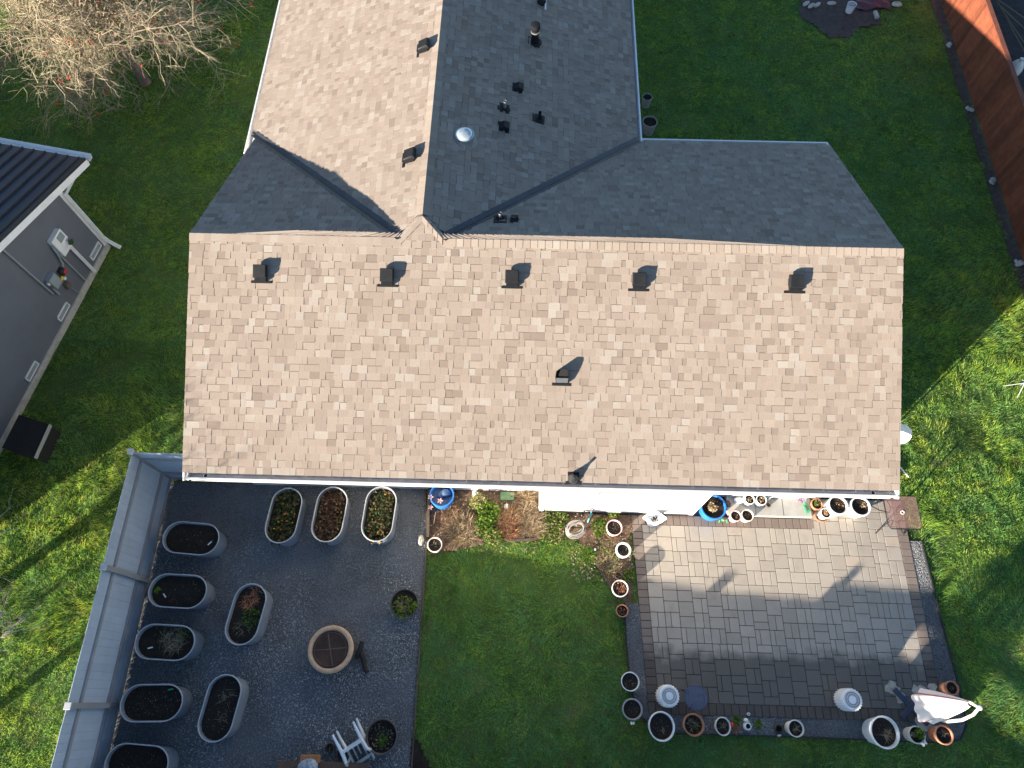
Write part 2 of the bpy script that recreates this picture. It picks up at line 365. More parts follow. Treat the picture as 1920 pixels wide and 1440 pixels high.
def stones(name, poly, n, size, mat, parent, zj=.004, excl=()):
    xs = [p[0] for p in poly]; ys = [p[1] for p in poly]
    x = RNG.uniform(min(xs), max(xs), n); y = RNG.uniform(max(min(ys), -2.2), max(ys), n); k = inpoly(x, y, poly)
    for e in excl: k &= ~inpoly(x, y, e)
    k &= RNG.random(n) < .35 + 1.1 * (.6 * vnoise(x, y, 1.1, 61) + .4 * vnoise(x, y, 4, 62))
    x, y = x[k], y[k]; n = len(x)
    s = size * RNG.uniform(.55, 1.35, n); a = RNG.uniform(0, 2 * PI, n); st = RNG.uniform(.6, 1, n)
    base = np.array([(1, 0, 0), (0, 1, 0), (-1, 0, 0), (0, -1, 0), (0, 0, .8), (0, 0, -.5)], float)
    V = base[None] * s[:, None, None]; V = V * (1 + RNG.uniform(-.25, .25, (n, 6, 1))); V[:, :, 1] *= st[:, None]
    tl = RNG.uniform(-.5, .5, n); V[:, :, 2] += V[:, :, 0] * tl[:, None]
    ca, sa = np.cos(a)[:, None], np.sin(a)[:, None]
    P = np.empty_like(V); P[:, :, 0] = V[:, :, 0] * ca - V[:, :, 1] * sa + x[:, None]; P[:, :, 1] = V[:, :, 0] * sa + V[:, :, 1] * ca + y[:, None]; P[:, :, 2] = V[:, :, 2] + zj + (s * .3)[:, None]
    F = np.array([(0, 1, 4), (1, 2, 4), (2, 3, 4), (3, 0, 4), (1, 0, 5), (2, 1, 5), (3, 2, 5), (0, 3, 5)])
    F = (F[None] + (np.arange(n) * 6)[:, None, None]).reshape(-1, 3)
    return tri_mesh(name, P.reshape(-1, 3), F, np.repeat(np.clip(RNG.random(n) * .8 + .75 * (.6 * vnoise(x, y, .8, 71) + .4 * vnoise(x, y, 2.6, 72)) - .3, 0, 1), 8), mat, parent)
def tri_mesh(name, P, F, tint, mat, parent=None, kind='stuff'):
    me = bpy.data.meshes.new(name); me.vertices.add(len(P)); me.vertices.foreach_set('co', np.ascontiguousarray(P, np.float32).ravel())
    me.loops.add(F.size); me.loops.foreach_set('vertex_index', np.ascontiguousarray(F, np.int32).ravel())
    me.polygons.add(len(F)); me.polygons.foreach_set('loop_start', np.arange(0, F.size, 3, dtype=np.int32))
    me.update(calc_edges=True)
    a = me.attributes.new('tint', 'FLOAT', 'FACE'); a.data.foreach_set('value', np.ascontiguousarray(tint, np.float32))
    me.materials.append(mat); o = bpy.data.objects.new(name, me); C.objects.link(o)
    if parent is not None: o.parent = parent
    if kind: o['kind'] = kind
    return o
gb = sheet('gravel_yard', GRAVEL, -.004, MT['gravel_base'], cell=.12, amp=.015)
stones('gravel', GRAVEL, 62000, .013, MT['gravel'], gb)
sheet('gravel_border', STRIP, .0, MT['gravel_base'])
MT['gravel2'] = gravel_mat('border_gravel', (.08, .088, .10), (.22, .23, .24), (.5, .49, .48))
stones('border_gravel', STRIP, 190000, .011, MT['gravel2'], bpy.data.objects['gravel_border'], .004, [PATIO[:2] + [warp((PX1, PY1)), warp((PX0, PY1))]])
sheet('planting_bed', BED, .012, MT['mulch'], cell=.05, amp=.07)
SOILNE = [tuple(G(*q)[:2]) for q in ((1500, -60), (1500, 30), (1525, 48), (1555, 70), (1590, 70), (1612, 52), (1652, 46), (1648, 15), (1690, -5), (1690, -60))]
MT['soil_bed'] = simple('bare_soil', (.075, .056, .048), .95, .4, 8, bmp=.9, bscale=40, dirt=(.10, .08, .066))
sheet('bare_soil', SOILNE, .006, MT['soil_bed'], cell=.12, amp=.05)
FARSOIL = [(13.32, 5), (20, 5), (20, 26), (13.32, 26)]
MT['soil_dark'] = simple('dark_garden_soil', (.035, .032, .034), .95, .4, 6, bmp=.9, bscale=30, dirt=(.05, .045, .045))
sheet('garden_soil', FARSOIL, .004, MT['soil_dark'], cell=.2, amp=.06)
FENCESOIL = [(12.95, 8), (13.3, 8), (13.3, 24), (12.98, 24)]
sheet('fence_soil', FENCESOIL, -.006, MT['soil_bed'], cell=.1, amp=.03)
CORNER = [tuple(G(*q)[:2]) for q in ((774, 1375), (790, 1400), (806, 1440), (815, 1470), (770, 1470))]
sheet('soil_wedge', CORNER, .004, MT['soil'], cell=.06, amp=.04)

# ------------------------------------------------------------------ lawn blades
def grass():
    xr = (-18, 17); yr = (-2.2, 22); n = 1650000
    x = RNG.uniform(*xr, n); y = RNG.uniform(*yr, n)
    # keep what the lens can plausibly see, a margin round it included
    fr = [tuple(G(*q)[:2]) for q in ((-60, 1500), (-60, -60), (1980, -60), (1980, 1500))]
    k = inpoly(x, y, fr)
    for e in (GRAVEL, BED, PATIO, STRIP, SOILNE, FARSOIL, CORNER): k &= ~inpoly(x, y, e)
    k &= ~((x > -6.0) & (x < 6.8) & (y > 4.3) & (y < 12.1)); k &= ~((x > -6.4) & (x < 2.5) & (y > 11)); k &= ~((x > -8.04) & (x < -7.9) & (y < 4.5))
    # worn spots and the soil along the cedar fence
    worn = vnoise(x, y, .9, 3) * .5 + vnoise(x, y, 3.1, 4) * .3 + vnoise(x, y, 9, 14) * .2
    k &= ~((x > 12.9 + .2 * vnoise(y, y, 1.7, 8)) & (RNG.random(n) < .85))
    k &= ~((worn > .62) & (RNG.random(n) < .6))
    k &= ~((x < -6.7) & (x > -8.6) & (y > 5) & (RNG.random(n) < .3))
    x, y, worn = x[k], y[k], worn[k]; n = len(x)
    tuft = vnoise(x, y, 2.6, 21) * .35 + vnoise(x, y, 6, 22) * .35 + vnoise(x, y, 13, 23) * .3
    tuft = np.clip((tuft - .5) * 1.7 + .5, 0, 1)
    east = 1 / (1 + np.exp(-(x - 6.9) * 4)) * (y < 11) * np.where(y < 3.2, .5, 1); west = ((x < -6.5) & (y < 8)).astype(float); bedge = np.exp(-((y - 2.95) / .45) ** 2) * (x > -2) * (x < 2.4)
    wild = np.clip(east + west + .6 * bedge, 0, 1)
    L = .022 + .026 * tuft + (east + .5 * bedge) * (.01 + .085 * tuft ** 2) + west * (.005 + .06 * tuft ** 2)
    L *= RNG.uniform(.55, 1.35, n); w = RNG.uniform(.007, .013, n)
    az = RNG.uniform(0, 2 * PI, n); flow = vnoise(x, y, .8, 30) * 2 * PI * 1.5
    lean = RNG.uniform(.5, 1.7, n) * (1 + 1.3 * (1 - wild)); lx = (np.cos(az) * .65 + np.cos(flow) * .5) * lean * L; ly = (np.sin(az) * .65 + np.sin(flow) * .5) * lean * L
    s = az + RNG.uniform(.8, 2.3, n); sx, sy = np.cos(s) * w / 2, np.sin(s) * w / 2
    hum = .05 * (vnoise(x, y, 1.3, 40) - .5) * (.3 + east + west) + .05 * (tuft - .5) * (east + west + .15)
    P = np.empty((n, 3, 3)); z0 = -.018 + np.maximum(hum, 0)
    P[:, 0] = np.stack([x - sx, y - sy, z0], 1); P[:, 1] = np.stack([x + sx, y + sy, z0], 1); P[:, 2] = np.stack([x + lx, y + ly, z0 + L * (.55 + .45 * wild)], 1)
    mow = vnoise(x, y, .5, 50); spot = vnoise(x, y, 4.5, 51); fine = vnoise(x, y, 18, 52)
    tint = .05 + .50 * RNG.random(n) ** 1.3 + .22 * (tuft - .5) + .28 * (mow - .5) + .30 * (spot - .5) + .22 * (fine - .5) + .20 * east + .22 * (1 - wild) * ((y > 8) | (x < -6)) - .05 * (1 - wild) * (y <= 8) + .34 * west * (y < 6.5) - .10 * west * (worn > .5) + .25 * (RNG.random(n) < .04) + .15 * bedge  # sunlight put into the colour: sunny east and west yellower, shaded north lawn lifted
    o = tri_mesh('lawn_grass', P.reshape(-1, 3), np.arange(3 * n).reshape(-1, 3), np.clip(tint, 0, 1), MT['grass'])
    props(o, 'green lawn grass around the house and patio', 'grass')
    print('grass blades', n)
    # broad leaved weeds among the grass
    i = RNG.choice(n, 5200, replace=False); cx, cy = x[i], y[i]; m = 7; N_ = len(cx) * m
    cx, cy = np.repeat(cx, m), np.repeat(cy, m); a = RNG.uniform(0, 2 * PI, N_); l = np.repeat(RNG.uniform(.018, .05, len(i)), m) * RNG.uniform(.7, 1.2, N_); z = .012 + RNG.uniform(0, .03, N_) + np.repeat(hum[i].clip(0), m)
    ca, sa = np.cos(a), np.sin(a); P = np.empty((N_, 4, 3)); wd = l * .38
    P[:, 0] = np.stack([cx, cy, z], 1); P[:, 1] = np.stack([cx + ca * l * .6 - sa * wd, cy + sa * l * .6 + ca * wd, z + .012], 1); P[:, 2] = np.stack([cx + ca * l * 1.2, cy + sa * l * 1.2, z + .006], 1); P[:, 3] = np.stack([cx + ca * l * .6 + sa * wd, cy + sa * l * .6 - ca * wd, z + .012], 1)
    q = np.arange(N_) * 4; F = np.concatenate([np.stack([q, q + 1, q + 2], 1), np.stack([q, q + 2, q + 3], 1)]); tt = np.repeat(RNG.uniform(.2, .95, len(i)), m)
    props(tri_mesh('lawn_weeds', P.reshape(-1, 3), F, np.concatenate([tt, tt]), MT['leaf']), 'low broad leaved weeds dotted through the lawn', 'weeds')
grass()
def litter(name, polys, n, label, smin, smax, mat):
    mb = MB()
    while n:
        p = random.choice(polys); x = random.uniform(p[0], p[1]); y = random.uniform(p[2], p[3]); s = random.uniform(smin, smax); a = random.random() * 6.28
        m = Matrix.Translation((x, y, .035 + random.random() * .01)) @ Matrix.Rotation(a, 4, 'Z') @ Matrix.Rotation(random.uniform(-.4, .4), 4, 'X')
        mb.add([(-s, 0, 0), (0, -s * .5, .004), (s, 0, 0), (0, s * .5, .006)], [(0, 1, 2, 3)], random.random(), m); n -= 1
    props(mb.build(name, mat, kind='stuff'), label, 'leaf litter')
litter('fallen_leaves', [(-11, -6.9, 5, 17), (-9, -7, 5, 13), (7.6, 12.8, 1, 20), (-1.5, 2, -1, 2.4), (-11, -8.2, -1, 5), (-8.4, -6.8, 6, 14), (-8.2, -7, 8, 13)], 420, 'small pale fallen leaves scattered over the lawn', .008, .02, MT['litter'])

litter('bed_litter', [(-2.0, .45, 2.95, 4.3), (1.2, 2.6, 2.4, 3.9)], 1500, 'dry leaf litter covering the planting bed', .008, .028, MT['litter'])
litter('gravel_litter', [(-7.8, -2.1, -1.3, 4.3)], 70, 'few pale leaves lying on the gravel yard', .008, .02, MT['litter'])
# ------------------------------------------------------------------ patio of concrete pavers
m, nt, b = mat_new('concrete_paver')
at = N(nt, 'ShaderNodeAttribute', attribute_name='tint'); r = ramp(nt, [(0, (.18, .142, .12)), (.22, (.215, .172, .148)), (.25, (.325, .287, .245)), (.6, (.355, .315, .27)), (.94, (.385, .342, .292)), (1, (.42, .335, .27))])
nt.links.new(at.outputs['Fac'], r.inputs[0])
g1 = noise(nt, 130, 2, .7); h = N(nt, 'ShaderNodeHueSaturation'); nt.links.new(mapr(nt, g1.outputs[0], .3, .7, .84, 1.16), h.inputs['Value']); nt.links.new(r.outputs[0], h.inputs['Color'])
g2 = noise(nt, 3.5, 5, .65); col = mixc(nt, mapr(nt, g2.outputs[0], .5, .75, 0, .4), h.outputs[0], (.22, .195, .165))
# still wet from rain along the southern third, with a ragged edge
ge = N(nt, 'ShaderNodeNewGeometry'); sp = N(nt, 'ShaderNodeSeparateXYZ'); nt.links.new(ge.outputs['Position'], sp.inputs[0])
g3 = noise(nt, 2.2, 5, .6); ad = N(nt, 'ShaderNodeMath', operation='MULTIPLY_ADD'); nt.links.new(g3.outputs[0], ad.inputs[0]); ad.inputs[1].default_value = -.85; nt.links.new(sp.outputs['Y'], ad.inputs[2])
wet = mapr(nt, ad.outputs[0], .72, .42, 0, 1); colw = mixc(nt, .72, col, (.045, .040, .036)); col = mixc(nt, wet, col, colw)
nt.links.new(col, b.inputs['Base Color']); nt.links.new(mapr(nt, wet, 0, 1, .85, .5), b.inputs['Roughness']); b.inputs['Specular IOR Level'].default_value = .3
bump(nt, b, g1.outputs[0], .25, .003); MT['paver'] = m
pat = sheet('patio', PATIO, -.01 + .012, MT['edging'])
def score(c, nrm, area):
    d = Vector((0, 0, CAM_H)) - Vector(c); return area * abs(d.normalized().dot(Vector(nrm))) / d.length_squared
pav = []        # (x0,x1,y0,y1,tint)
W_ = .305; B_ = .225
def soldiers_v(x0, x1, y0, y1):
    n = round((y1 - y0) / .155); s = (y1 - y0) / n
    for i in range(n): pav.append((x0, x1, y0 + i * s, y0 + (i + 1) * s, random.uniform(.02, .2)))
def soldiers_h(x0, x1, y0, y1):
    n = round((x1 - x0) / .155); s = (x1 - x0) / n
    for i in range(n): pav.append((x0 + i * s, x0 + (i + 1) * s, y0, y1, random.uniform(.02, .2)))
soldiers_v(PX0, PX0 + B_, PY0 + B_, PY1 - B_); soldiers_v(PX1 - B_, PX1, PY0 + B_, 4.35)
soldiers_h(PX0, PX1, PY0, PY0 + B_); soldiers_h(PX0, 6.72, PY1 - B_, PY1)
ncol = round((PX1 - PX0 - 2 * B_) / W_); W_ = (PX1 - PX0 - 2 * B_) / ncol
for cidx in range(ncol):
    x0 = PX0 + B_ + cidx * W_; x1 = x0 + W_; y = PY0 + B_; top = PY1 - B_ if x1 < 6.75 else 4.35
    while y < top - .02:
        k = random.choice('AABBCDDE'); hh = {'A': .305, 'B': .305, 'C': .155, 'D': .23, 'E': .305}[k]
        if top - (y + hh) < .14: hh = top - y
        t = random.uniform(.27, .95); t = .98 if random.random() < .02 else t
        if k in 'BE' and hh < .36:
            f = .5 if k == 'E' else random.choice((.4, .33, .6))
            pav += [(x0, x0 + W_ * f, y, y + hh, t), (x0 + W_ * f, x1, y, y + hh, random.uniform(.27, .95))]
        else: pav.append((x0, x1, y, y + hh, t))
        y += hh
pav.sort(key=lambda q: -score(((q[0] + q[1]) / 2, (q[2] + q[3]) / 2, 0), (0, 0, 1), (q[1] - q[0]) * (q[3] - q[2])))
rest = MB()
for i, (x0, x1, y0, y1, t) in enumerate(pav):
    g = .011; mb = MB() if i < 300 else rest; nb = len(mb.v); zt = .022 + random.uniform(-.0015, .0015)
    mb.box(((x0 + x1) / 2, (y0 + y1) / 2, zt / 2 + .002), (x1 - x0 - g, y1 - y0 - g, zt), 0, t, bev=.004)
    mb.v[nb:] = [warp(p) for p in mb.v[nb:]]
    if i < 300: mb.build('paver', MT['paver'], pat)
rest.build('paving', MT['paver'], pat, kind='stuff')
# dry sand left where weights stood, by the parasol
mb = MB()
for (u, v, r) in ((1672, 1290, .17), (1688, 1308, .12), (1724, 1296, .16), (1748, 1288, .11), (1728, 1352, .17), (1738, 1362, .12)):
    c = G(u, v, .02); n = 14
    mb.add([(c.x, c.y, .0278)] + [(c.x + r * random.uniform(.55, 1.1) * math.cos(6.283 * i / n), c.y + r * random.uniform(.55, 1.1) * math.sin(6.283 * i / n), .0272) for i in range(n)], [(0, 1 + i, 1 + (i + 1) % n) for i in range(n)])
props(mb.build('sand', MT['sand'], kind='stuff'), 'dry sand patches on the pavers by the parasol base', 'sand')
# step in front of the patio door
st = thing('concrete_step', (5.68, 4.225, 0), 'grey concrete door step between the patio and the house', 'step')
MB().box((0, 0, .065), (1.88, .66, .13), bev=.008).build('slab', MT['concrete'], st)
for sx in (-.31, .31): MB().box((sx, 0, .1305), (.008, .655, .004)).build('joint', MT['edging'], st)
# black edging round gravel and lawn
def edging(name, pts, label, h=.05, w=.022, mat='edging'):
    pts = [Vector((p[0], p[1], 0)) for p in pts]; mb = MB(); n = len(pts); vs = []
    for i, p in enumerate(pts):
        d = (pts[min(i + 1, n - 1)] - pts[max(i - 1, 0)]).normalized(); s = Vector((-d.y, d.x, 0)) * w / 2
        vs += [p - s - Vector((0, 0, .02)), p + s - Vector((0, 0, .02)), p + s + Vector((0, 0, h)), p - s + Vector((0, 0, h))]
    fs = [(i * 4 + j, i * 4 + (j + 1) % 4, i * 4 + 4 + (j + 1) % 4, i * 4 + 4 + j) for i in range(n - 1) for j in range(4)] + [(3, 2, 1, 0), tuple(range(4 * n - 4, 4 * n))]
    mb.add(vs, fs); return props(mb.build(name, MT[mat]), label, 'edging')
edging('lawn_edging', STRIP[5:], 'black plastic edging round the gravel border of the patio')
edging('lawn_edging', [(-2.12, 4.4), gL0, gL1, (gL1.x + .05, -3)], 'straight dark edging between gravel yard and back lawn', .03, .03, 'bedwood')
edging('bed_board', [G(806, 915), G(804, 960), G(803, 1008)], 'old dark board edging the planting bed beside the gravel', .12, .06, 'bedwood')
edging('bed_kerb', [G(950, 1014), G(1000, 1012), G(1012, 1008)], 'short dark kerb below the dry shrubs in the bed', .05, .05, 'bedwood')
edging('bed_kerb', [G(1108, 1042), G(1130, 1078), G(1156, 1118)], 'diagonal kerb between lawn and the bed of potted plants', .035, .03, 'bedwood')

# ================================================================== the house
XW, XE, YS, YN, ZE, ZR = -6.4535, 7.2872, 3.7028, 12.4321, 2.62, 4.4828
YR = (YS + YN) / 2; TG = (ZR - ZE) / (YR - YS); CS = 1 / math.hypot(1, TG); SN = TG * CS
WXW, WXE = -6.7157, 2.8087; WXR = (WXW + WXE) / 2; WZR = ZE + (WXR - WXW) * TG; YTOP = 24.0
house = thing('house', (0.4, 8.0, 0), 'long house with tan and brown asphalt shingle roof and white gutters', 'house')
def frame(U, V): 
    U, V = Vector(U), Vector(V); Nn = U.cross(V); return U, V, Nn
FS = frame((1, 0, 0), (0, CS, SN)); FN = frame((-1, 0, 0), (0, -CS, SN)); FW = frame((0, -1, 0), (CS, 0, SN)); FE = frame((0, 1, 0), (-CS, 0, SN))
PIECES = []; INS = .115
def shingle_slope(O, F, ulen, vlen, lim_):
    U, V, Nn = F; vo = INS / CS; O = Vector(O) + V * vo; vlen -= vo; limits = lambda v: lim_(v + vo); e = .143; pt = lambda u, v, w: O + U * u + V * v + Nn * w
    rows = int(math.ceil(vlen / e - .05))
    for j in range(rows):
        v0 = j * e; v1 = min(v0 + e * 1.1, vlen); ve = min(v0 + e - .011, vlen - .002)
        La, Lb, Le = limits(v0), limits(v1), limits(ve)
        u = -random.uniform(0, .25); proud = random.random() < .5
        while u < ulen:
            wd = random.choice((.09, .12, .15, .18, .21, .25)) * random.uniform(.85, 1.15) if not proud else random.choice((.11, .14, .17, .21)) * random.uniform(.85, 1.15)
            for (la, ha), (lb, hb), (lc, hc) in zip(La, Lb, Le):
                a0, a1 = max(u, la), min(u + wd, ha); b0, b1 = max(u, lb), min(u + wd, hb); c0, c1 = max(u, lc), min(u + wd, hc)
                if a1 - a0 < .012 and b1 - b0 < .012: continue
                if a1 < a0: a0 = a1 = (a0 + a1) / 2
                if b1 < b0: b0 = b1 = (b0 + b1) / 2
                if c1 < c0: c0 = c1 = (c0 + c1) / 2
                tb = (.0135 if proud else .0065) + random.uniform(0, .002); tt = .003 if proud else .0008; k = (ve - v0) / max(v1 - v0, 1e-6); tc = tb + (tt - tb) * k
                jv = random.uniform(-.003, .002); g = .0012
                vs = [pt(a0 + g, v0 + jv, -.002), pt(a1 - g, v0 + jv, -.002), pt(a1 - g, v0 + jv, tb), pt(a0 + g, v0 + jv, tb), pt(c0 + g, ve, tc), pt(c1 - g, ve, tc), pt(b0 + g, v1, tt), pt(b1 - g, v1, tt), pt(b0 + g, v1, -.002), pt(b1 - g, v1, -.002)]
                fs = [(0, 1, 2, 3), (3, 2, 5, 4), (4, 5, 7, 6), (0, 3, 4, 6, 8), (1, 9, 7, 5, 2)]
                t = random.gauss(.62, .15) if proud else random.gauss(.47, .17)
                if random.random() < .06: t = random.uniform(.88, 1)
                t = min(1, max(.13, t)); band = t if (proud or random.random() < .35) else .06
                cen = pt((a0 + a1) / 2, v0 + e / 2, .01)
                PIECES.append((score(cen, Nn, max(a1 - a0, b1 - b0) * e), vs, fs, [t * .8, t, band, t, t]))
            u += wd; proud = (not proud) if random.random() < .8 else proud
VLS = (YR - YS) / CS; VLW = (WXR - WXW) / CS
# south slope with the small saddle that meets the wing ridge
def lim_s(v):
    if v <= VLS + 1e-6: return [(0, XE - XW)]
    k = (v - VLS) * CS; h = max(0, (ZR - ZE) / TG); w = max(0, (WXR - WXW) - h - k); return [(WXR - XW - w, WXR - XW + w)]
shingle_slope((XW, YS, ZE), FS, XE - XW, VLS + .44, lim_s)
# north slope: two pieces beside the wing; u runs from east to west
lim_n = lambda v: [(0, max(0, XE - (WXE - v * CS) - .125)), (min(XE - XW, XE - (WXW + v * CS) + .125), XE - XW)]
shingle_slope((XE, YN, ZE), FN, XE - XW, VLS, lim_n)
# the wing
def lim_w(v):
    x = WXW + v * CS; y = YN - v * CS if x < WXW + (ZR - ZE) / TG else YR + (x - WXW - (ZR - ZE) / TG); return [(0, YTOP - y - .125)]
shingle_slope((WXW, YTOP, ZE), FW, YTOP - 7, VLW, lim_w)
def lim_e(v):
    x = v * CS; y = YN - x if x < (ZR - ZE) / TG else YR + (x - (ZR - ZE) / TG); return [(y - 7 + .125, YTOP - 7)]
shingle_slope((WXE, 7, ZE), FE, YTOP - 7, VLW, lim_e)
PIECES.sort(key=lambda q: -q[0]); rest = MB(); hl = house.location
for i, (sc, vs, fs, ts) in enumerate(PIECES):
    mb = MB() if i < 300 else rest; mb.add(vs, fs); mb.t[-len(fs):] = ts
    if i < 300: mb.build('shingle', MT['shingle'], house, True)
rest.build('shingles', MT['shingle'], house, True, kind='stuff'); print('shingle pieces', len(PIECES))
# roof deck under the shingles, with thickness
h = (ZR - ZE) / TG; T = -.012
IN_ = INS + .02; zi = IN_ * TG
mb = MB(); P = lambda x, y, z: (x, y, z - .008)
for dz in (0, -.08):
    e_ = ZE + zi + dz
    mb.add([P(XW + .02, YS + IN_, e_), P(XE - .02, YS + IN_, e_), P(XE - .02, YR, ZR + dz), P(WXE - h, YR, ZR + dz), P(WXR, YR + (WZR - ZR) / TG, WZR + dz), P(WXW + h, YR, ZR + dz), P(XW + .02, YR, ZR + dz)], [tuple(range(7))])
    mb.add([P(XE - .02, YN - IN_, e_), P(WXE - IN_, YN - IN_, e_), P(WXE - h, YR, ZR + dz), P(XE - .02, YR, ZR + dz)], [(0, 1, 2, 3)])
    mb.add([P(XW + .02, YN - (XW + .02 - WXW), ZE + (XW + .02 - WXW) * TG + dz), P(XW + .02, YR, ZR + dz), P(WXW + h, YR, ZR + dz)], [(0, 1, 2)])
    mb.add([P(WXW + IN_, YTOP, e_), P(WXW + IN_, YN - IN_, e_), P(WXW + h, YR, ZR + dz), P(WXR, YR + (WZR - ZR) / TG, WZR + dz), P(WXR, YTOP, WZR + dz)], [tuple(range(5))])
    mb.add([P(WXE - IN_, YN - IN_, e_), P(WXE - IN_, YTOP, e_), P(WXR, YTOP, WZR + dz), P(WXR, YR + (WZR - ZR) / TG, WZR + dz), P(WXE - h, YR, ZR + dz)], [tuple(range(5))])
mb.build('roof_deck', MT['deck'], house, True)
# rake boards, fascia, soffit
def beam(p, q, w, hgt, mat, name, parent=house, side=None):
    p, q = Vector(p), Vector(q); d = (q - p).normalized(); s = d.cross(Vector((0, 0, 1))).normalized() * w / 2; u = s.cross(d).normalized() * hgt / 2
    mb = MB(); mb.add([p - s - u, p + s - u, p + s + u, p - s + u, q - s - u, q + s - u, q + s + u, q - s + u], [(0, 3, 2, 1), (4, 5, 6, 7), (0, 1, 5, 4), (1, 2, 6, 5), (2, 3, 7, 6), (3, 0, 4, 7)])
    return mb.build(name, mat, parent, True)
for x in (XW + .02, XE - .02):
    beam((x, YS, ZE - .085), (x, YR, ZR - .085), .03, .14, MT['white'], 'rake_board'); beam((x, YN, ZE - .085), (x, YR, ZR - .085), .03, .14, MT['white'], 'rake_board')
beam((XW + .1, YS + .165, ZE - .06), (XE - .1, YS + .165, ZE - .10), .025, .16, MT['white'], 'fascia')
beam((WXE + .1, YN - .165, ZE - .06), (XE - .1, YN - .165, ZE - .10), .025, .16, MT['white'], 'fascia')
beam((WXW + .165, YN - .6, ZE - .06), (WXW + .165, YTOP, ZE - .06), .025, .16, MT['white'], 'fascia')
beam((WXE - .165, YN, ZE - .06), (WXE - .165, YTOP, ZE - .06), .025, .16, MT['white'], 'fascia')
MB().box((.42, (YS + 4.4) / 2, ZE - .17), (XE - XW - .2, .66, .02)).build('soffit', MT['white'], house, True)
# walls
mb = MB(); poly = [(4.35, 0), (11.8, 0), (11.8, 2.8), (YR, 4.30), (4.35, 2.8)]; n = 5
mb.add([(-6.05, y, z) for y, z in poly] + [(6.88, y, z) for y, z in poly], [(0, 1, 2, 3, 4), (9, 8, 7, 6, 5)] + [(i, (i + 1) % n, n + (i + 1) % n, n + i) for i in range(n)]); mb.build('wall', MT['white'], house, True)
MB().box((-1.95, 17.3, 1.2), (8.7, 11.2, 2.5)).build('wing_wall', MT['white'], house, True)
MB().box((2.235, 4.12, 1.32), (3.47, .44, 2.56)).build('bay_wall', MT['white'], house, True)
MB().box((.56, 3.893, 1.31), (.10, .028, 2.5)).build('corner_board', MT['white'], house, True)
MB().box((3.91, 3.893, 1.31), (.10, .028, 2.5)).build('corner_board', MT['white'], house, True)
MB().box((2.235, 3.90, .05), (3.50, .06, .10)).build('gap_strip', MT['edging'], house, True)  # black strip painted in for the dark gap between wall and pavers
for (u0, u1, v) in ((1117, 1168, 927), (1174, 1220, 928)):
    a, b_ = PL(u0, v, (0, 3.9, 0), (0, 1, 0)), PL(u1, v, (0, 3.9, 0), (0, 1, 0)); cx, w, z0 = (a.x + b_.x) / 2, b_.x - a.x, a.z
    f = MB().box((cx, 3.893, z0 + .02), (w, .05, .05)).box((cx, 3.893, 2.3), (w, .05, .05)).box((cx - w / 2 + .02, 3.893, (z0 + 2.3) / 2), (.045, .05, 2.3 - z0)).box((cx + w / 2 - .02, 3.893, (z0 + 2.3) / 2), (.045, .05, 2.3 - z0)).build('window', MT['whiteplastic'], house, True)
    MB().box((cx, 3.897, (z0 + 2.3) / 2), (w - .09, .012, 2.22 - z0)).build('pane', MT['pane'], f, True)
# patio door in the recess
d_ = MB().box((5.68, 4.335, 1.12), (1.7, .05, 1.98)).build('door', MT['whiteplastic'], house, True)
for sx in (-.42, .42): MB().box((5.68 + sx, 4.305, 1.12), (.70, .02, 1.75)).build('pane', MT['pane'], d_, True)
# valleys
def strip(pts, w, mat, name, lift):
    mb = MB(); p, q = Vector(pts[0]), Vector(pts[1]); d = (q - p); d.z = 0; d.normalize(); s = Vector((-d.y, d.x, 0)) * w
    up = Vector((0, 0, TG * w * .707 + .012)); l = Vector((0, 0, lift))
    mb.add([p - s + up + l, p + l, p + s + up + l, q - s + up + l, q + l, q + s + up + l], [(0, 1, 4, 3), (1, 2, 5, 4)]); return mb.build(name, mat, house, True)
strip(((WXW + .19, YN - .19, ZE + .19 * TG), (WXW + h, YR, ZR)), .098, MT['valley'], 'valley_flashing', .004)
strip(((WXE - .1, YN - .1, ZE + .1 * TG), (WXE - h, YR, ZR)), .098, MT['valley'], 'valley_flashing', .004)
for p, q in (((WXW + .1, YN - .1, ZE + .1 * TG), (WXW + h, YR, ZR)), ((WXE - .1, YN - .1, ZE + .1 * TG), (WXE - h, YR, ZR))):
    mb = MB(); p, q = Vector(p), Vector(q); s = Vector((0, 0, 1)); mb.tube([p + s * .012, q + s * .014], .012, 4); mb.build('valley_rib', MT['valley'], house, True)
# ridge caps
def caps(p, q, da, db, name='ridge_cap', step=.143, wid=.155):
    p, q = Vector(p), Vector(q); L = (q - p).length; d = (q - p) / L; da, db = Vector(da), Vector(db); n = int(L / step); up = Vector((0, 0, 1))
    for i in range(n):
        a = p + d * (i * step); b2 = p + d * min(i * step + .26, L); w = wid * random.uniform(.93, 1.05); t = min(1, max(.2, random.gauss(.66, .15))); w2 = w * .97
        z0, z1 = .022, .010; mb = MB()
        vs = [a + up * z0 + da * w, a + up * z0, a + up * z0 + db * w, b2 + up * z1 + da * w2, b2 + up * z1, b2 + up * z1 + db * w2, a + up * .004 + da * w, a + up * .004, a + up * .004 + db * w]
        mb.add(vs, [(0, 1, 4, 3), (1, 2, 5, 4), (0, 6, 7, 1), (1, 7, 8, 2)], t); mb.t[-2:] = [t * .7] * 2
        mb.build(name, MT['shingle'], house, True)
dS, dN, dW, dE = -FS[1], -FN[1], -FW[1], -FE[1]
caps((XE, YR, ZR), (WXE - h, YR, ZR), dS, dN); caps((XW, YR, ZR), (WXW + h, YR, ZR), dN, dS)
caps((WXR, 21.6, WZR), (WXR, YR + (WZR - ZR) / TG + .05, WZR), dW, dE)
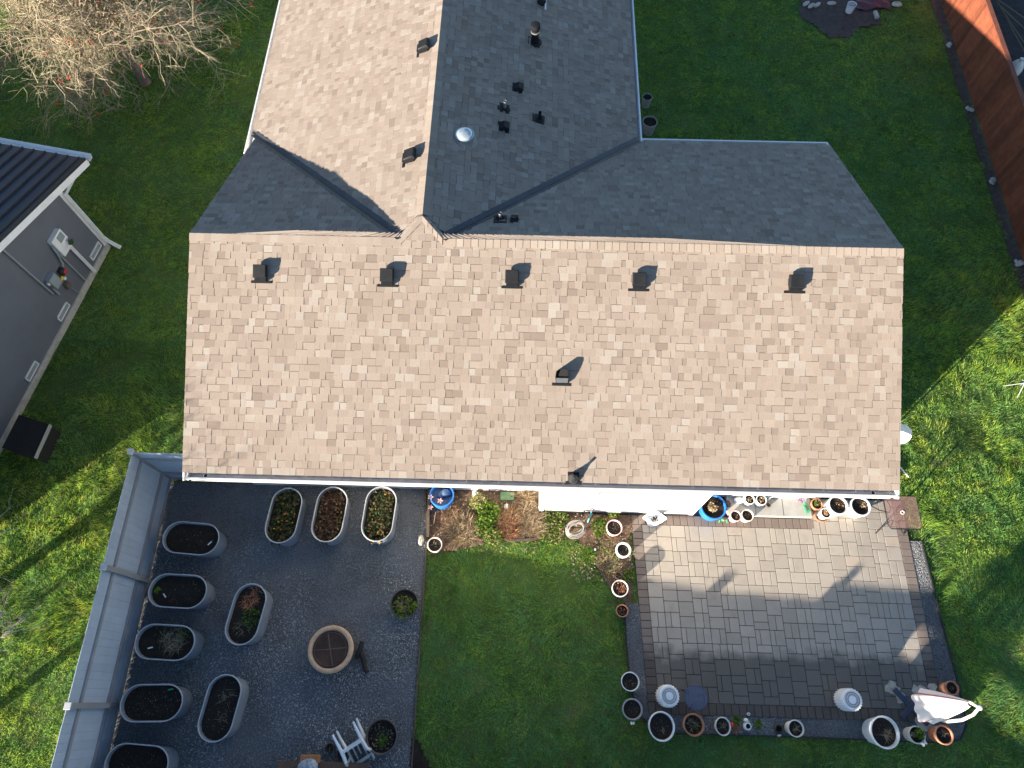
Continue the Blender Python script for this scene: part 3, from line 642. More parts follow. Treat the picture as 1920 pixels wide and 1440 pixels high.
for sx in (-1, 1): caps((WXR + sx * ((WXR - WXW) - h), YR, ZR + .002), (WXR, YR + (WZR - ZR) / TG, WZR + .004), dS, dE if sx > 0 else dW, wid=.12)
# gutters
def gutter(p0, p1, out, name, outlets=(), step=.62):
    p0, p1, out = Vector(p0), Vector(p1), Vector(out); L = (p1 - p0).length; d = (p1 - p0) / L
    prof = [(0, .0), (.004, -.085), (.092, -.085), (.108, -.03), (.112, .004), (.148, .004), (.150, -.012), (.128, -.035), (.102, -.10), (-.008, -.10), (-.008, 0)]
    k = len(prof); vs = []
    for p in (p0, p1): vs += [p + out * o + Vector((0, 0, z)) for o, z in prof]
    g = MB().add(vs, [(i, (i + 1) % k, k + (i + 1) % k, k + i) for i in range(k)] + [tuple(range(k - 1, -1, -1)), tuple(range(k, 2 * k))]).build('gutter', MT['white'], house, True)
    fl = MB().add([p0 + out * .006 + Vector((0, 0, -.078)), p1 + out * .006 + Vector((0, 0, -.078)), p1 + out * .096 + Vector((0, 0, -.078)), p0 + out * .096 + Vector((0, 0, -.078))], [(0, 1, 2, 3)]); fl.build('gutter_floor', MT['gutter_in'], g, True)
    for i in range(1, int(L / step) + 1):
        c = p0 + d * (i * step - .2); mb = MB(); s = d * .006
        mb.add([c - s + out * .0 + Vector((0, 0, -.004)), c + s + Vector((0, 0, -.004)), c + s + out * .12 + Vector((0, 0, -.002)), c - s + out * .12 + Vector((0, 0, -.002))], [(0, 1, 2, 3)]); mb.build('gutter_hanger', MT['utilgrey'], g, True)
    for t in outlets:
        c = p0 + d * t + out * .05 + Vector((0, 0, -.074))
        MB().lathe([(.032, 0), (.048, .004), (.05, 0)], 18, c).build('outlet_ring', MT['whiteplastic'], g, True); MB().lathe([(0.0005, .002), (.033, .002)], 16, c).build('outlet', MT['dark'], g, True)
        e = p0 + d * t + out * .05; MB().tube([e + Vector((0, 0, -.1)), e + Vector((0, 0, -.25)) - out * .1, e + Vector((0, 0, -.4)) - out * .55], .035, 8).build('downspout', MT['white'], g, True)
    for p, s in ((p0, -1), (p1, 1)):
        MB().box(p + d * s * .012 + out * .07 + Vector((0, 0, -.05)), (.024 if abs(d.x) > .5 else .16, .16 if abs(d.x) > .5 else .024, .11)).build('end_cap', MT['white'], g, True)
    return g
zg = ZE + .012
gutter((XW + .10, YS + .145, zg), (XE - .06, YS + .145, zg), (0, -1, 0), 's', (G(382, 893, zg).x - XW - .10, G(1642, 931, zg).x - XW - .10))
gutter((XE - .06, YN - .145, zg), (WXE + .01, YN - .145, zg), (0, 1, 0), 'n')
gutter((WXE - .145, YN - .1, zg), (WXE - .145, YTOP, zg), (1, 0, 0), 'e', (.3,))
gutter((WXW + .145, YTOP, zg), (WXW + .145, 11.75, zg), (-1, 0, 0), 'w')
# ---------------------------------------------------------------- things let into the roof
def slope_at(u, v, which):
    F, p0 = {'S': (FS, (0, YS, ZE)), 'N': (FN, (0, YN, ZE)), 'W': (FW, (WXW, 0, ZE)), 'E': (FE, (WXE, 0, ZE))}[which]
    p = PL(u, v, p0, F[2]); m = Matrix((F[0], F[1], F[2])).transposed().to_4x4(); m.translation = p; return m
def holder(name, m):
    o = bpy.data.objects.new(name, None); C.objects.link(o); o.parent = house; o.empty_display_size = .1
    mm = m.copy(); mm.translation = m.translation - house.location; o.matrix_basis = mm; return o
def box_vent(u, v, which, turn=0, sc=1):
    hd = holder('roof_vent', slope_at(u, v, which) @ Matrix.Rotation(turn, 4, 'Z') @ Matrix.Scale(sc, 4))
    MB().box((0, -.155, .014), (.40, .045, .018), bev=.003).build('flange', MT['vent'], hd)
    MB().box((0, -.02, .045), (.22, .25, .09)).build('neck', MT['vent'], hd)
    mb = MB(); q = [(-.13, -.085), (.13, -.085), (.13, .165), (-.13, .165)]; t = [(-.115, -.075), (.115, -.075), (.115, .145), (-.115, .145)]
    mb.add([(x, y, .075) for x, y in q] + [(x, y, .125) for x, y in q] + [(x, y, .15 + .02 * (y > 0)) for x, y in t], [(3, 2, 1, 0), (0, 1, 5, 4), (1, 2, 6, 5), (2, 3, 7, 6), (3, 0, 4, 7), (4, 5, 9, 8), (5, 6, 10, 9), (6, 7, 11, 10), (7, 4, 8, 11), (8, 9, 10, 11)]); mb.build('hood', MT['vent'], hd, smooth=False)
for u, v in ((491, 514), (727, 521), (960, 524), (1197, 529), (1489, 533)): box_vent(u, v, 'S')
for u, v in ((796, 92), (770, 297)): box_vent(u, v, 'W')
def hood_vent(u, v, which, s=1.0):       # small slant-back exhaust hood
    hd = holder('exhaust_hood', slope_at(u, v, which) @ Matrix.Scale(s, 4)); mb = MB()
    a = [(-.10, -.10), (.10, -.10), (.10, .11), (-.10, .11)]
    mb.add([(x, y, .004) for x, y in a] + [(-.095, -.095, .11), (.095, -.095, .11), (.08, .03, .12), (-.08, .03, .12)], [(0, 1, 5, 4), (1, 2, 6, 5), (2, 3, 7, 6), (3, 0, 4, 7), (4, 5, 6, 7)]); mb.build('hood', MT['vent'], hd)
    MB().box((0, 0, .008), (.26, .27, .008)).build('flange', MT['vent'], hd); MB().box((0, -.102, .05), (.15, .012, .07)).build('opening', MT['dark'], hd)
for u, v in ((971, 166), (944, 239)): hood_vent(u, v, 'E')
hood_vent(965, 413, 'N', .75)
# larger exhaust hood low on the south slope
hd = holder('exhaust_hood', slope_at(1053, 716, 'S'))
MB().box((0, -.05, .012), (.37, .055, .014), bev=.003).build('flange', MT['vent'], hd)
mb = MB(); o8 = [(-.11, -.03), (.11, -.03), (.125, .09), (.11, .2), (.06, .24), (-.06, .24), (-.11, .2), (-.125, .09)]; n = 8
mb.add([(x, y, 0) for x, y in o8] + [(x, y, .10 + max(0, y) * .55) for x, y in o8], [(i, (i + 1) % n, n + (i + 1) % n, n + i) for i in range(n)]); mb.build('shell', MT['vent'], hd)
MB().add([(-.11, -.02, .10), (.11, -.02, .10), (.12, .07, .135), (-.12, .07, .135)], [(0, 1, 2, 3)]).build('front_flap', simple('grey_flap', (.07, .075, .085), .5), hd)
MB().add([(x * .97, y, .07 + max(0, y) * .3) for x, y in o8], [tuple(range(8))]).build('opening', MT['dark'], hd)
# pipes
def pipe(u, v, which, r, hgt, col='vent', boot=.09, name='vent_pipe', base=None):
    m = slope_at(u, v, which); hd = holder(name, m); up = (m.to_3x3().inverted() @ Vector((0, 0, 1))); up.normalize()
    MB().box((.0, .03, .008), (.26, .30, .006)).build('flange', MT['vent'], hd)
    MB().tube([Vector((0, 0, .005)), up * .05], [boot, boot * .72], 18).build('boot', MT['vent'], hd, smooth=True)
    MB().tube([up * .03, up * hgt], r, 14, cap=False).build('stack', MT[col], hd, smooth=True); MB().tube([up * (hgt - .05), up * (hgt - .045)], r * .98, 14).build('opening', MT['dark'], hd)
    return hd, up
MT['pipe_grey'] = simple('grey_pipe', (.20, .19, .18), .5, .15, 9)
pipe(947, 204, 'E', .033, .22, 'pipe_grey', .10); pipe(1012, 224, 'E', .033, .22, 'vent', .10); pipe(938, 410, 'N', .03, .18, 'pipe_grey', .09)
hd, up = pipe(1003, 80, 'E', .085, .42, 'vent', .17, 'flue_pipe')
for z, r in ((.30, .105), (.36, .10)): MB().tube([up * z, up * (z + .02)], r, 18).build('collar', MT['vent'] if z > .31 else MT['pipe_grey'], hd, smooth=True)
MB().tube([up * .40, up * .41, up * .50, up * .52], [.08, .112, .112, .06], 18).build('cap', MT['vent'], hd, smooth=True)
# flue with a conical flashing above the gutter
hd = holder('flue_pipe', slope_at(1075, 897, 'S')); up = Vector((0, SN, CS))
MB().box((0, -.085, .012), (.30, .06, .014), bev=.003).build('flange', MT['vent'], hd); MB().box((0, .02, .01), (.22, .2, .016)).build('base_plate', MT['vent'], hd)
MB().tube([up * .01, up * .05, up * .16, up * .2], [.112, .108, .05, .035], 24).build('cone', simple('gloss_black', (.06, .062, .066), .22, .1, 6, metal=.5), hd, smooth=True)
MB().tube([up * .19, up * .30], .026, 12, cap=False).build('stack', MT['vent'], hd, smooth=True)
# tubular skylight
m = slope_at(872, 260, 'E'); hd = holder('tubular_skylight', m); up = (m.to_3x3().inverted() @ Vector((0, 0, 1))).normalized()
MB().lathe([(0.001, .012), (.27, .012), (.28, .004)], 28).build('flange', MT['pipe_grey'], hd, smooth=True)
MB().tube([up * .0, up * .12, up * .13], [.19, .185, .2], 28).build('curb', MT['chrome'], hd, smooth=True)
mb = MB(); q = up.to_track_quat('Z', 'Y').to_matrix().to_4x4(); q.translation = up * .13; mb.lathe([(.175, 0), (.17, .03), (.14, .065), (.08, .09), (.0005, .098)], 28, mat=q)
mg, ntg, bg = mat_new('clear_dome'); ng = noise(ntg, 12, 3); cg = ramp(ntg, [(.3, (.30, .38, .44)), (.7, (.50, .58, .62))]); ntg.links.new(ng.outputs[0], cg.inputs[0]); ntg.links.new(cg.outputs[0], bg.inputs['Base Color']); bg.inputs['Roughness'].default_value = .06; bg.inputs['Metallic'].default_value = .55
mb.build('dome', mg, hd, smooth=True)
# small dark vent with a white strip at the far end of the wing
hd = holder('roof_antenna', slope_at(1014, 6, 'E')); MB().lathe([(.10, 0), (.10, .1), (.07, .14), (.0005, .15)], 16).build('base', MT['vent'], hd, smooth=True)
mt = slope_at(1014, 6, 'E').to_3x3().inverted()
MB().box((-.05, -.10, .06), (.36, .035, .03)).build('strip', MT['whiteplastic'], hd); MB().lathe([(.0005, .16), (.035, .155), (.04, .14)], 12).build('cap', MT['whiteplastic'], hd, smooth=True)
# dish and a white rod on the east gable
c = G(1689, 812, 1.85); dish = thing('satellite_dish', (c.x, c.y, 0), 'white dish on a pole half hidden by the right roof edge', 'dish')
q = Matrix.Translation((0, 0, 1.82)) @ Matrix.Rotation(.55, 4, 'X') @ Matrix.Rotation(-.25, 4, 'Y')
MB().lathe([(.0005, 0), (.08, .01), (.16, .03), (.21, .05), (.215, .045), (.16, .022), (.08, 0)], 28, mat=q).build('reflector', MT['whiteplastic'], dish, smooth=True)
MB().tube([(0, 0, 0), (0, 0, 1.8)], .022, 8).build('pole', MT['utilgrey'], dish)
MB().tube([G(1688, 876, 2.45), G(1703, 894, 2.15)], .014, 8).build('rod', MT['white'], house, True)

# ================================================================== neighbour's house
W0 = Vector((-11.06, 10.76, 0)); dS_ = Vector((-1.08, -5.8, 0)).normalized(); dO = Vector((-dS_.y, dS_.x, 0)); dO = dO if dO.x > 0 else -dO
nb = thing('neighbour_house', W0, 'neighbouring house with dark metal roof and grey gable wall', 'house')
nbm = Matrix((dS_, dO, Vector((0, 0, 1)))).transposed().to_4x4()      # x along the wall, y outwards
nb.matrix_basis = Matrix.Translation(W0) @ nbm
LW = 8.6; RS = .272; z_e = 2.69; oe, org = .76, .52
zr_ = lambda s: z_e + (min(s, LW - s) + oe) * RS
mb = MB(); poly = [(0, .2), (LW, .2), (LW, zr_(0) - .10), (LW / 2, zr_(LW / 2) - .10), (0, zr_(0) - .10)]
mb.add([(s, 0, z) for s, z in poly] + [(s, -12, z) for s, z in poly], [(0, 1, 2, 3, 4), (9, 8, 7, 6, 5)] + [(i, (i + 1) % 5, 5 + (i + 1) % 5, 5 + i) for i in range(5)]); mb.build('wall', MT['nb_wall'], nb)
MB().box((LW / 2, -6, .10), (LW + .06, 12.06, .20)).build('foundation', MT['stone'], nb)
def nb_slope(s_e, s_r, sg):
    mb = MB(); z0, z1 = z_e, zr_(LW / 2)
    for dz in (0, -.06): mb.add([(s_e, org, z0 + dz), (s_r, org, z1 + dz), (s_r, -12, z1 + dz), (s_e, -12, z0 + dz)], [(0, 1, 2, 3)])
    return mb.build('roof_sheathing', MT['nb_trim'], nb)
nb_slope(-oe, LW / 2, 1); nb_slope(LW + oe, LW / 2, -1)
pw = .29
for i in range(12):
    y1 = org - .13 - i * pw; mb = MB(); w = pw - .004 if i < 11 else 8.0
    mb.add([(-oe, y1, z_e + .012), (LW / 2, y1, zr_(LW / 2) + .012), (LW / 2, y1 - w, zr_(LW / 2) + .012), (-oe, y1 - w, z_e + .012), (-oe, y1, z_e - .01), (-oe, y1 - w, z_e - .01)], [(0, 1, 2, 3), (0, 3, 5, 4)], random.random()); mb.build('roof_panel', MT['nb_roof'], nb)
    mb = MB(); mb.add([(-oe, y1 - .011, z_e + .012), (-oe, y1 + .011, z_e + .012), (-oe, y1, z_e + .055), (LW / 2, y1 - .011, zr_(LW / 2) + .012), (LW / 2, y1 + .011, zr_(LW / 2) + .012), (LW / 2, y1, zr_(LW / 2) + .055)], [(0, 2, 5, 3), (1, 4, 5, 2), (0, 1, 2)]); mb.build('seam', MT['nb_trim'], nb)
mb = MB(); mb.add([(LW + oe, org, z_e + .012), (LW / 2, org, zr_(LW / 2) + .012), (LW / 2, -12, zr_(LW / 2) + .012), (LW + oe, -12, z_e + .012)], [(0, 1, 2, 3)]); mb.build('roof_panel', MT['nb_roof'], nb)
# rake trim and fascia
for s0, s1 in ((-oe, LW / 2), (LW + oe, LW / 2)):
    z0, z1 = z_e, zr_(LW / 2); mb = MB(); mb.add([(s0, org - .13, z0 + .02), (s1, org - .13, z1 + .02), (s1, org + .02, z1 + .035), (s0, org + .02, z0 + .035), (s0, org + .02, z0 - .03), (s1, org + .02, z1 - .03)], [(0, 1, 2, 3), (3, 2, 5, 4)]); mb.build('rake_trim', MT['nb_trim'], nb)
    mb = MB(); a, b2 = org + .018, org - .02; mb.add([(s0, a, z0 - .03), (s1, a, z1 - .03), (s1, a, z1 - .20), (s0, a, z0 - .20), (s0, b2, z0 - .03), (s1, b2, z1 - .03), (s1, b2, z1 - .20), (s0, b2, z0 - .20)], [(0, 1, 2, 3), (7, 6, 5, 4), (3, 2, 6, 7), (0, 4, 5, 1)]); mb.build('fascia', MT['white'], nb)
MB().box((-oe - .03, -5.7, z_e - .10), (.03, 12.4, .16)).build('fascia', MT['white'], nb)
mb = MB(); prof = [(0, 0), (.0, -.09), (-.09, -.09), (-.12, -.02), (-.125, .01), (-.14, .01), (-.11, -.10), (.01, -.10)]; k = len(prof)
mb.add([(-oe - .045 + a, org + .04, z_e - .03 + b2) for a, b2 in prof] + [(-oe - .045 + a, -12, z_e - .03 + b2) for a, b2 in prof], [(i, (i + 1) % k, k + (i + 1) % k, k + i) for i in range(k)] + [tuple(range(k)), tuple(range(2 * k - 1, k - 1, -1))]); mb.build('gutter', MT['white'], nb)
def square_tube(pts, w, name, mat): MB().tube(pts, w * .7, 4).build(name, MT[mat], nb)
square_tube([(-oe - .1, org - .35, z_e - .14), (-.35, .18, 2.32), (-.02, .07, 2.18), (-.02, .07, .42), (-.02, .12, .30), (-.02, .34, .06)], .075, 'downspout', 'white')
MB().box((0.03, .012, 1.2), (.12, .024, 2.2)).build('corner_board', MT['white'], nb)
for s, z in ((.40, .40), (2.24, .38), (3.91, .36)):
    v = MB().box((s, .02, z + .075), (.50, .03, .03)).box((s, .02, z - .075), (.50, .03, .03)).box((s - .235, .02, z), (.03, .03, .18)).box((s + .235, .02, z), (.03, .03, .18)).build('crawl_vent', MT['white'], nb); MB().box((s, .012, z), (.44, .02, .125)).build('grille', MT['utilgrey'], v)
# utilities
pn = MB().box((.98, .07, 1.60), (.42, .14, .58), bev=.01).build('meter_panel', MT['white'], nb); MB().box((.92, .145, 1.74), (.20, .012, .2)).build('label_plate', MT['utilgrey'], pn)
q = Matrix.Translation((.86, .14, 1.50)) @ Matrix.Rotation(-PI / 2, 4, 'X'); MB().lathe([(.09, 0), (.09, .06), (.075, .10), (.0005, .105)], 20, mat=q).build('meter_dial', MT['chrome'], pn, smooth=True)
square_tube([(.86, .07, 1.31), (.86, .07, .14)], .07, 'service_riser', 'white'); MB().tube([(1.20, .05, 1.75), (1.22, .05, 1.4), (1.22, .05, .9), (1.22, .05, .25)], .022, 8).build('conduit', MT['utilgrey'], nb)
MB().tube([(1.22, .06, 1.70), (1.26, .07, 1.45), (1.34, .08, 1.22), (1.42, .08, 1.16)], .022, 8).build('conduit', MT['utilgrey'], nb)
MB().tube([(2.08, .04, 2.84), (2.08, .04, .98)], .025, 8).build('conduit', MT['utilgrey'], nb)
MB().tube([(1.98, .04, 1.08), (1.98, .04, .80)], .03, 8).build('conduit', MT['utilgrey'], nb)
bx_ = MB().box((1.84, .08, 1.22), (.26, .16, .36), bev=.012).build('disconnect_box', MT['utilgrey'], nb); MB().box((1.99, .08, 1.30), (.05, .05, .08)).build('latch', MT['whiteplastic'], bx_)
bx_ = MB().box((1.50, .06, 1.10), (.16, .12, .18), bev=.01).build('switch_box', MT['nb_trim'], nb); MB().box((1.47, .125, 1.08), (.10, .012, .10)).build('switch_cover', MT['redbox'], bx_)
MB().box((1.60, .03, .96), (.09, .02, .10)).build('warning_tag', MT['yellow'], nb); MB().box((1.56, .035, .88), (.07, .02, .08)).build('paper_tag', MT['white'], nb)
bx_ = MB().box((1.66, .06, .74), (.15, .12, .17), bev=.012).build('cable_box', MT['brownbox'], nb); MB().tube([(1.64, .05, .66), (1.62, .05, .4), (1.60, .06, .22)], .009, 6).build('cable', MT['utilgrey'], bx_)
# black lidded box by the neighbour's wall
c4 = [G(40, 780, .55), G(91, 795, .55), G(63, 857, .55), G(8, 842, .55)]; cc = sum(c4, Vector()) / 4
bxt = thing('crawlspace_hatch', (cc.x, cc.y, 0), 'black sloping hatch against the neighbouring grey wall', 'hatch')
mb = MB(); r4 = [p - cc for p in c4]
mb.add([(p.x * .95, p.y * .95, 0) for p in r4] + [(p.x * .95, p.y * .95, .5) for p in r4], [(0, 1, 5, 4), (1, 2, 6, 5), (2, 3, 7, 6), (3, 0, 4, 7)]); mb.build('box', MT['nb_trim'], bxt)
mb = MB(); zz = [.60, .50, .50, .60]; mb.add([(p.x, p.y, z) for p, z in zip(r4, zz)] + [(p.x, p.y, z + .035) for p, z in zip(r4, zz)], [(3, 2, 1, 0), (4, 5, 6, 7), (0, 1, 5, 4), (1, 2, 6, 5), (2, 3, 7, 6), (3, 0, 4, 7)]); mb.build('lid', MT['black_lid'], bxt)
mb = MB(); a, b2 = r4[1], r4[2]; a2 = a * 1.02; b3 = b2 * 1.02; mb.add([(a.x, a.y, .538), (b2.x, b2.y, .538), (b3.x, b3.y, .538), (a2.x, a2.y, .538), (b3.x, b3.y, .42), (a2.x, a2.y, .42)], [(0, 1, 2, 3), (3, 2, 4, 5)]); mb.build('lid_edge', MT['concrete'], bxt)

MT['greycap'] = simple('grey_cap', (.50, .50, .50), .6, .08, 6)
# ================================================================== fences
def fence(name, p0, p1, label, posts, hgt, board, gap0, mats, rails, post_in, cap=True, rail_side=1, post_h=.06, cat='fence', pick=None, top_rail=False):
    """p0->p1; inner side is to the left of travel * rail_side"""
    p0, p1 = Vector((*p0, 0)), Vector((*p1, 0)); L = (p1 - p0).length; d = (p1 - p0) / L; s = Vector((-d.y, d.x, 0)) * rail_side
    f = thing(name, p0, label, cat); rz = math.atan2(d.y, d.x); n = max(1, int(round(L / board))); bw = L / n
    lo = lambda along, side, z: d * along + s * side + Vector((0, 0, z))
    for i in range(n):
        hh = hgt + random.uniform(-.004, .004); MB().box(lo((i + .5) * bw, random.uniform(-.001, .001), gap0 + (hh - gap0) / 2), (bw - .0006, .018, hh - gap0), rz, random.random(), bev=.005).build('board', MT[mats[0]], f)
    for z, w in rails: MB().box(lo(L / 2, .03, z), (L, .04, w), rz, random.random()).build('rail', MT[mats[1]], f)
    if top_rail: MB().box(lo(L / 2, .005, hgt + .022), (L + .02, .13, .035), rz, .5).build('cap_rail', MT[mats[1]], f)
    for a in posts:
        MB().box(lo(a, post_in, (hgt + post_h) / 2), (.095, .095, hgt + post_h), rz, random.random()).build('post', MT[mats[1]], f)
        if cap: MB().box(lo(a, post_in, hgt + post_h + .012), (.125, .125, .024), rz, .9, bev=.006).build('post_cap', MT['greycap'], f)
    return f
fence('garden_fence', (-7.98, 4.45), (-7.98, -5.25), 'grey board fence between gravel yard and sunny grass', (2.33, 4.77, 7.2), 1.86, .15, .024, ('fence_grey', 'fence_rail'), ((1.50, .07), (.52, .07), (.10, .06)), .055, rail_side=1)
fence('garden_fence', (-7.98, 4.45), (-6.45, 4.45), 'short grey fence return from the corner to the house', (.0, 1.3), 1.86, .15, .055, ('fence_grey', 'fence_rail'), ((1.50, .07), (.52, .07), (.10, .06)), -.0, rail_side=-1)
# cedar fence on the right
cf = fence('cedar_fence', (13.25, 24.0), (13.25, 7.3), 'reddish stained cedar fence along the right side of the yard', (5.21, 7.83, 10.5, 13.23, 2.6), 1.62, .14, .03, ('cedar', 'cedar_rail'), ((1.28, .09), (.35, .09)), .05, cap=False, rail_side=1, post_h=-.02, top_rail=True)
cf2 = None
for i, y in enumerate((18.79, 16.17, 13.5, 10.77)):
    t = thing('concrete_footing', (13.10, y + .08, 0), ('pale lump of concrete at the base of the cedar fence by its sunlit end', 'pale lump of concrete at the second cedar post from the top', 'pale lump of concrete at the cedar fence beside the roof corner', 'pale lump of concrete at the lowest cedar fence post')[i], 'footing', 'concrete footings along the cedar fence')
    mb = MB()
    for k in range(3): mb.sphere((random.uniform(-.07, .07), random.uniform(-.09, .09), .02 + .02 * k), (random.uniform(.05, .09), random.uniform(.06, .10), random.uniform(.03, .05)), 8, 5)
    mb.v = [(x + random.uniform(-.012, .012), y2 + random.uniform(-.012, .012), z) for x, y2, z in mb.v]; mb.build('lump', MT['concrete'], t, smooth=True)
# fence along the south side: it shades the lawn and the near end of the patio
fs = [(-7.98, -2.15), (-3.7, -2.55), (-1.3, -2.93), (1.1, -3.05), (3.2, -3.18), (6.7, -6.0)]
for i in range(5):
    a, b_ = fs[i], fs[i + 1]; L = math.dist(a, b_); L0 = .0
    fence('south_fence', a, b_, ('grey fence south of the stock tanks', 'grey fence south of the fire pit', 'grey fence south of the lawn and patio', 'taller grey fence panel south of the patio', 'grey fence running off past the parasol')[i], tuple(np.linspace(.05, L - .05, max(2, int(L / 2.2)))), (1.78, 1.78, 1.78, 1.9, 1.5)[i], .15, .03, ('fence_grey', 'fence_rail'), ((1.40, .07), (.52, .07), (.10, .06)) + (((1.74, .12),) if i == 4 else ()), .055, rail_side=1, post_h=.30 if i == 4 else .08)

# ================================================================== trees
def tree(base, hgt, spread, name, label, cat, matb, matt, lean=(0, 0), seed=1, r0=.12, n1=14, n2=7, n3=6, droop=.1, berries=0, first=.25, trunk_top=.75, twigr=.004, n4=0):
    rd = random.Random(seed); t = thing(name, base, label, cat); B = Vector((0, 0, 0))
    tr = MB(); pts = []; k = 7
    for i in range(k + 1):
        f = i / k; pts.append(Vector((lean[0] * f * f + rd.uniform(-.05, .05) * f * hgt * .1, lean[1] * f * f + rd.uniform(-.05, .05) * f * hgt * .1, hgt * trunk_top * f)))
    tr.tube(pts, [r0 * (1.35 if i == 0 else 1) * (1 - .75 * i / k) for i in range(k + 1)], 9); tr.build('trunk', matb, t, smooth=True)
    cr = MB(); be = MB(); tips = []
    def br(p, d, L, r, lev, tint):
        seg = 4 if lev < 2 else 3; q = p.copy(); path = [q.copy()]; dd = d.copy()
        for i in range(seg):
            dd = (dd + Vector((rd.gauss(0, .22), rd.gauss(0, .22), rd.gauss(0, .16) - droop * (i / seg)))).normalized(); q = q + dd * (L / seg); path.append(q.copy())
        cr.tube(path, [max(twigr * .6, r * (1 - .7 * i / seg)) for i in range(seg + 1)], 5 if lev == 0 else 3, min(1, max(0, tint + rd.gauss(0, .15))), cap=False)
        nn = (n2, n3, n4, 0)[lev] if lev < 4 else 0
        for j in range(nn):
            f = rd.uniform(.25, 1); i0 = min(seg - 1, int(f * seg)); o = path[i0].lerp(path[i0 + 1], f * seg - i0)
            s = Vector((rd.gauss(0, 1), rd.gauss(0, 1), rd.gauss(0, .6) + .15)).normalized(); nd = (dd * .75 + s * .8).normalized()
            br(o, nd, L * rd.uniform(.38, .62), max(twigr, r * .5), lev + 1, tint + .12)
        if lev >= 1 and berries and rd.random() < berries:
            for _ in range(rd.randint(2, 5)): be.sphere(q + Vector((rd.gauss(0, .05), rd.gauss(0, .05), rd.gauss(0, .04))), rd.uniform(.016, .028), 5, 3)
    for i in range(n1):
        f = first + (1 - first) * (i + .5) / n1; i0 = min(k - 1, int(f * k)); o = pts[i0].lerp(pts[i0 + 1], f * k - i0)
        a = i * 2.4 + rd.uniform(-.5, .5); el = rd.uniform(.25, .75) + .5 * f; L = spread * rd.uniform(.75, 1.1) * (1.1 - .35 * f)
        br(o, Vector((math.cos(a) * math.cos(el), math.sin(a) * math.cos(el), math.sin(el))), L, min(r0, .13) * .34 * (1 - .5 * f), 0, .35)
    cr.build('crown', matt, t, kind='stuff')
    if be.v: be.build('berries', MT['berry'], t, smooth=True, kind='stuff')
    return t
tree((-11.5, 16.7, 0), 5.0, 2.7, 'berry_tree', 'bare spreading tree with pale twigs and red berries at the top left', 'tree', MT['bark'], MT['twig'], lean=(-1.9, 1.6), seed=4, r0=.13, n1=64, n2=11, n3=9, droop=.24, berries=.010, first=.22, twigr=.0036, n4=3)
tree((-12.1, 1.15, 0), 3.4, 2.7, 'birch_tree', 'bare pale birch whose twigs reach in at the left edge', 'tree', MT['bark'], MT['palebark'], seed=9, r0=.15, n1=40, n2=10, n3=7, droop=.05, first=.25, twigr=.0036, n4=2)
tree((-12.5, 2.8, 0), 3.6, 1.3, 'birch_tree', 'slender bare birch at the left edge nearest the black hatch', 'tree', MT['bark'], MT['palebark'], seed=12, r0=.12, n1=18, n2=8, n3=6, droop=.05, first=.35, twigr=.003, n4=1)
tree((-12.2, -2.0, 0), 4.2, 1.6, 'birch_tree', 'slender bare birch beyond the lower left corner', 'tree', MT['bark'], MT['palebark'], seed=15, r0=.14, n1=16, n2=8, n3=6, droop=.05, first=.4, twigr=.003, n4=1)
# a small dense evergreen standing south of the fence, whose shade falls on the right-hand grass
def evergreen(base, z0, z1, r, label, seed):
    rd = random.Random(seed); t = thing('evergreen_tree', base, label, 'tree'); MB().tube([(0, 0, 0), (0, 0, z1 * .9)], [.07, .02], 8).build('trunk', MT['bark'], t)
    mb = MB()
    for _ in range(2600):
        z = rd.random(); a = rd.random() * 6.283; rr = r * math.sin(PI * min(1, z * .9 + .12)) * rd.uniform(.4, 1.05); c = Vector((rr * math.cos(a), rr * math.sin(a), z0 + (z1 - z0) * z)); s = rd.uniform(.04, .08)
        u = Vector((rd.gauss(0, 1), rd.gauss(0, 1), rd.gauss(0, 1))).normalized(); w = u.cross(Vector((rd.gauss(0, 1), rd.gauss(0, 1), 1))).normalized(); mb.add([c - u * s, c + w * s * .5, c + u * s, c - w * s * .5], [(0, 1, 2, 3)], rd.random())
    mb.build('crown', MT['leaf'], t, kind='stuff'); return t
evergreen((-1.0, -8.3, 0), 2.9, 4.3, .75, 'clipped evergreen standing beyond the south fence', 3)

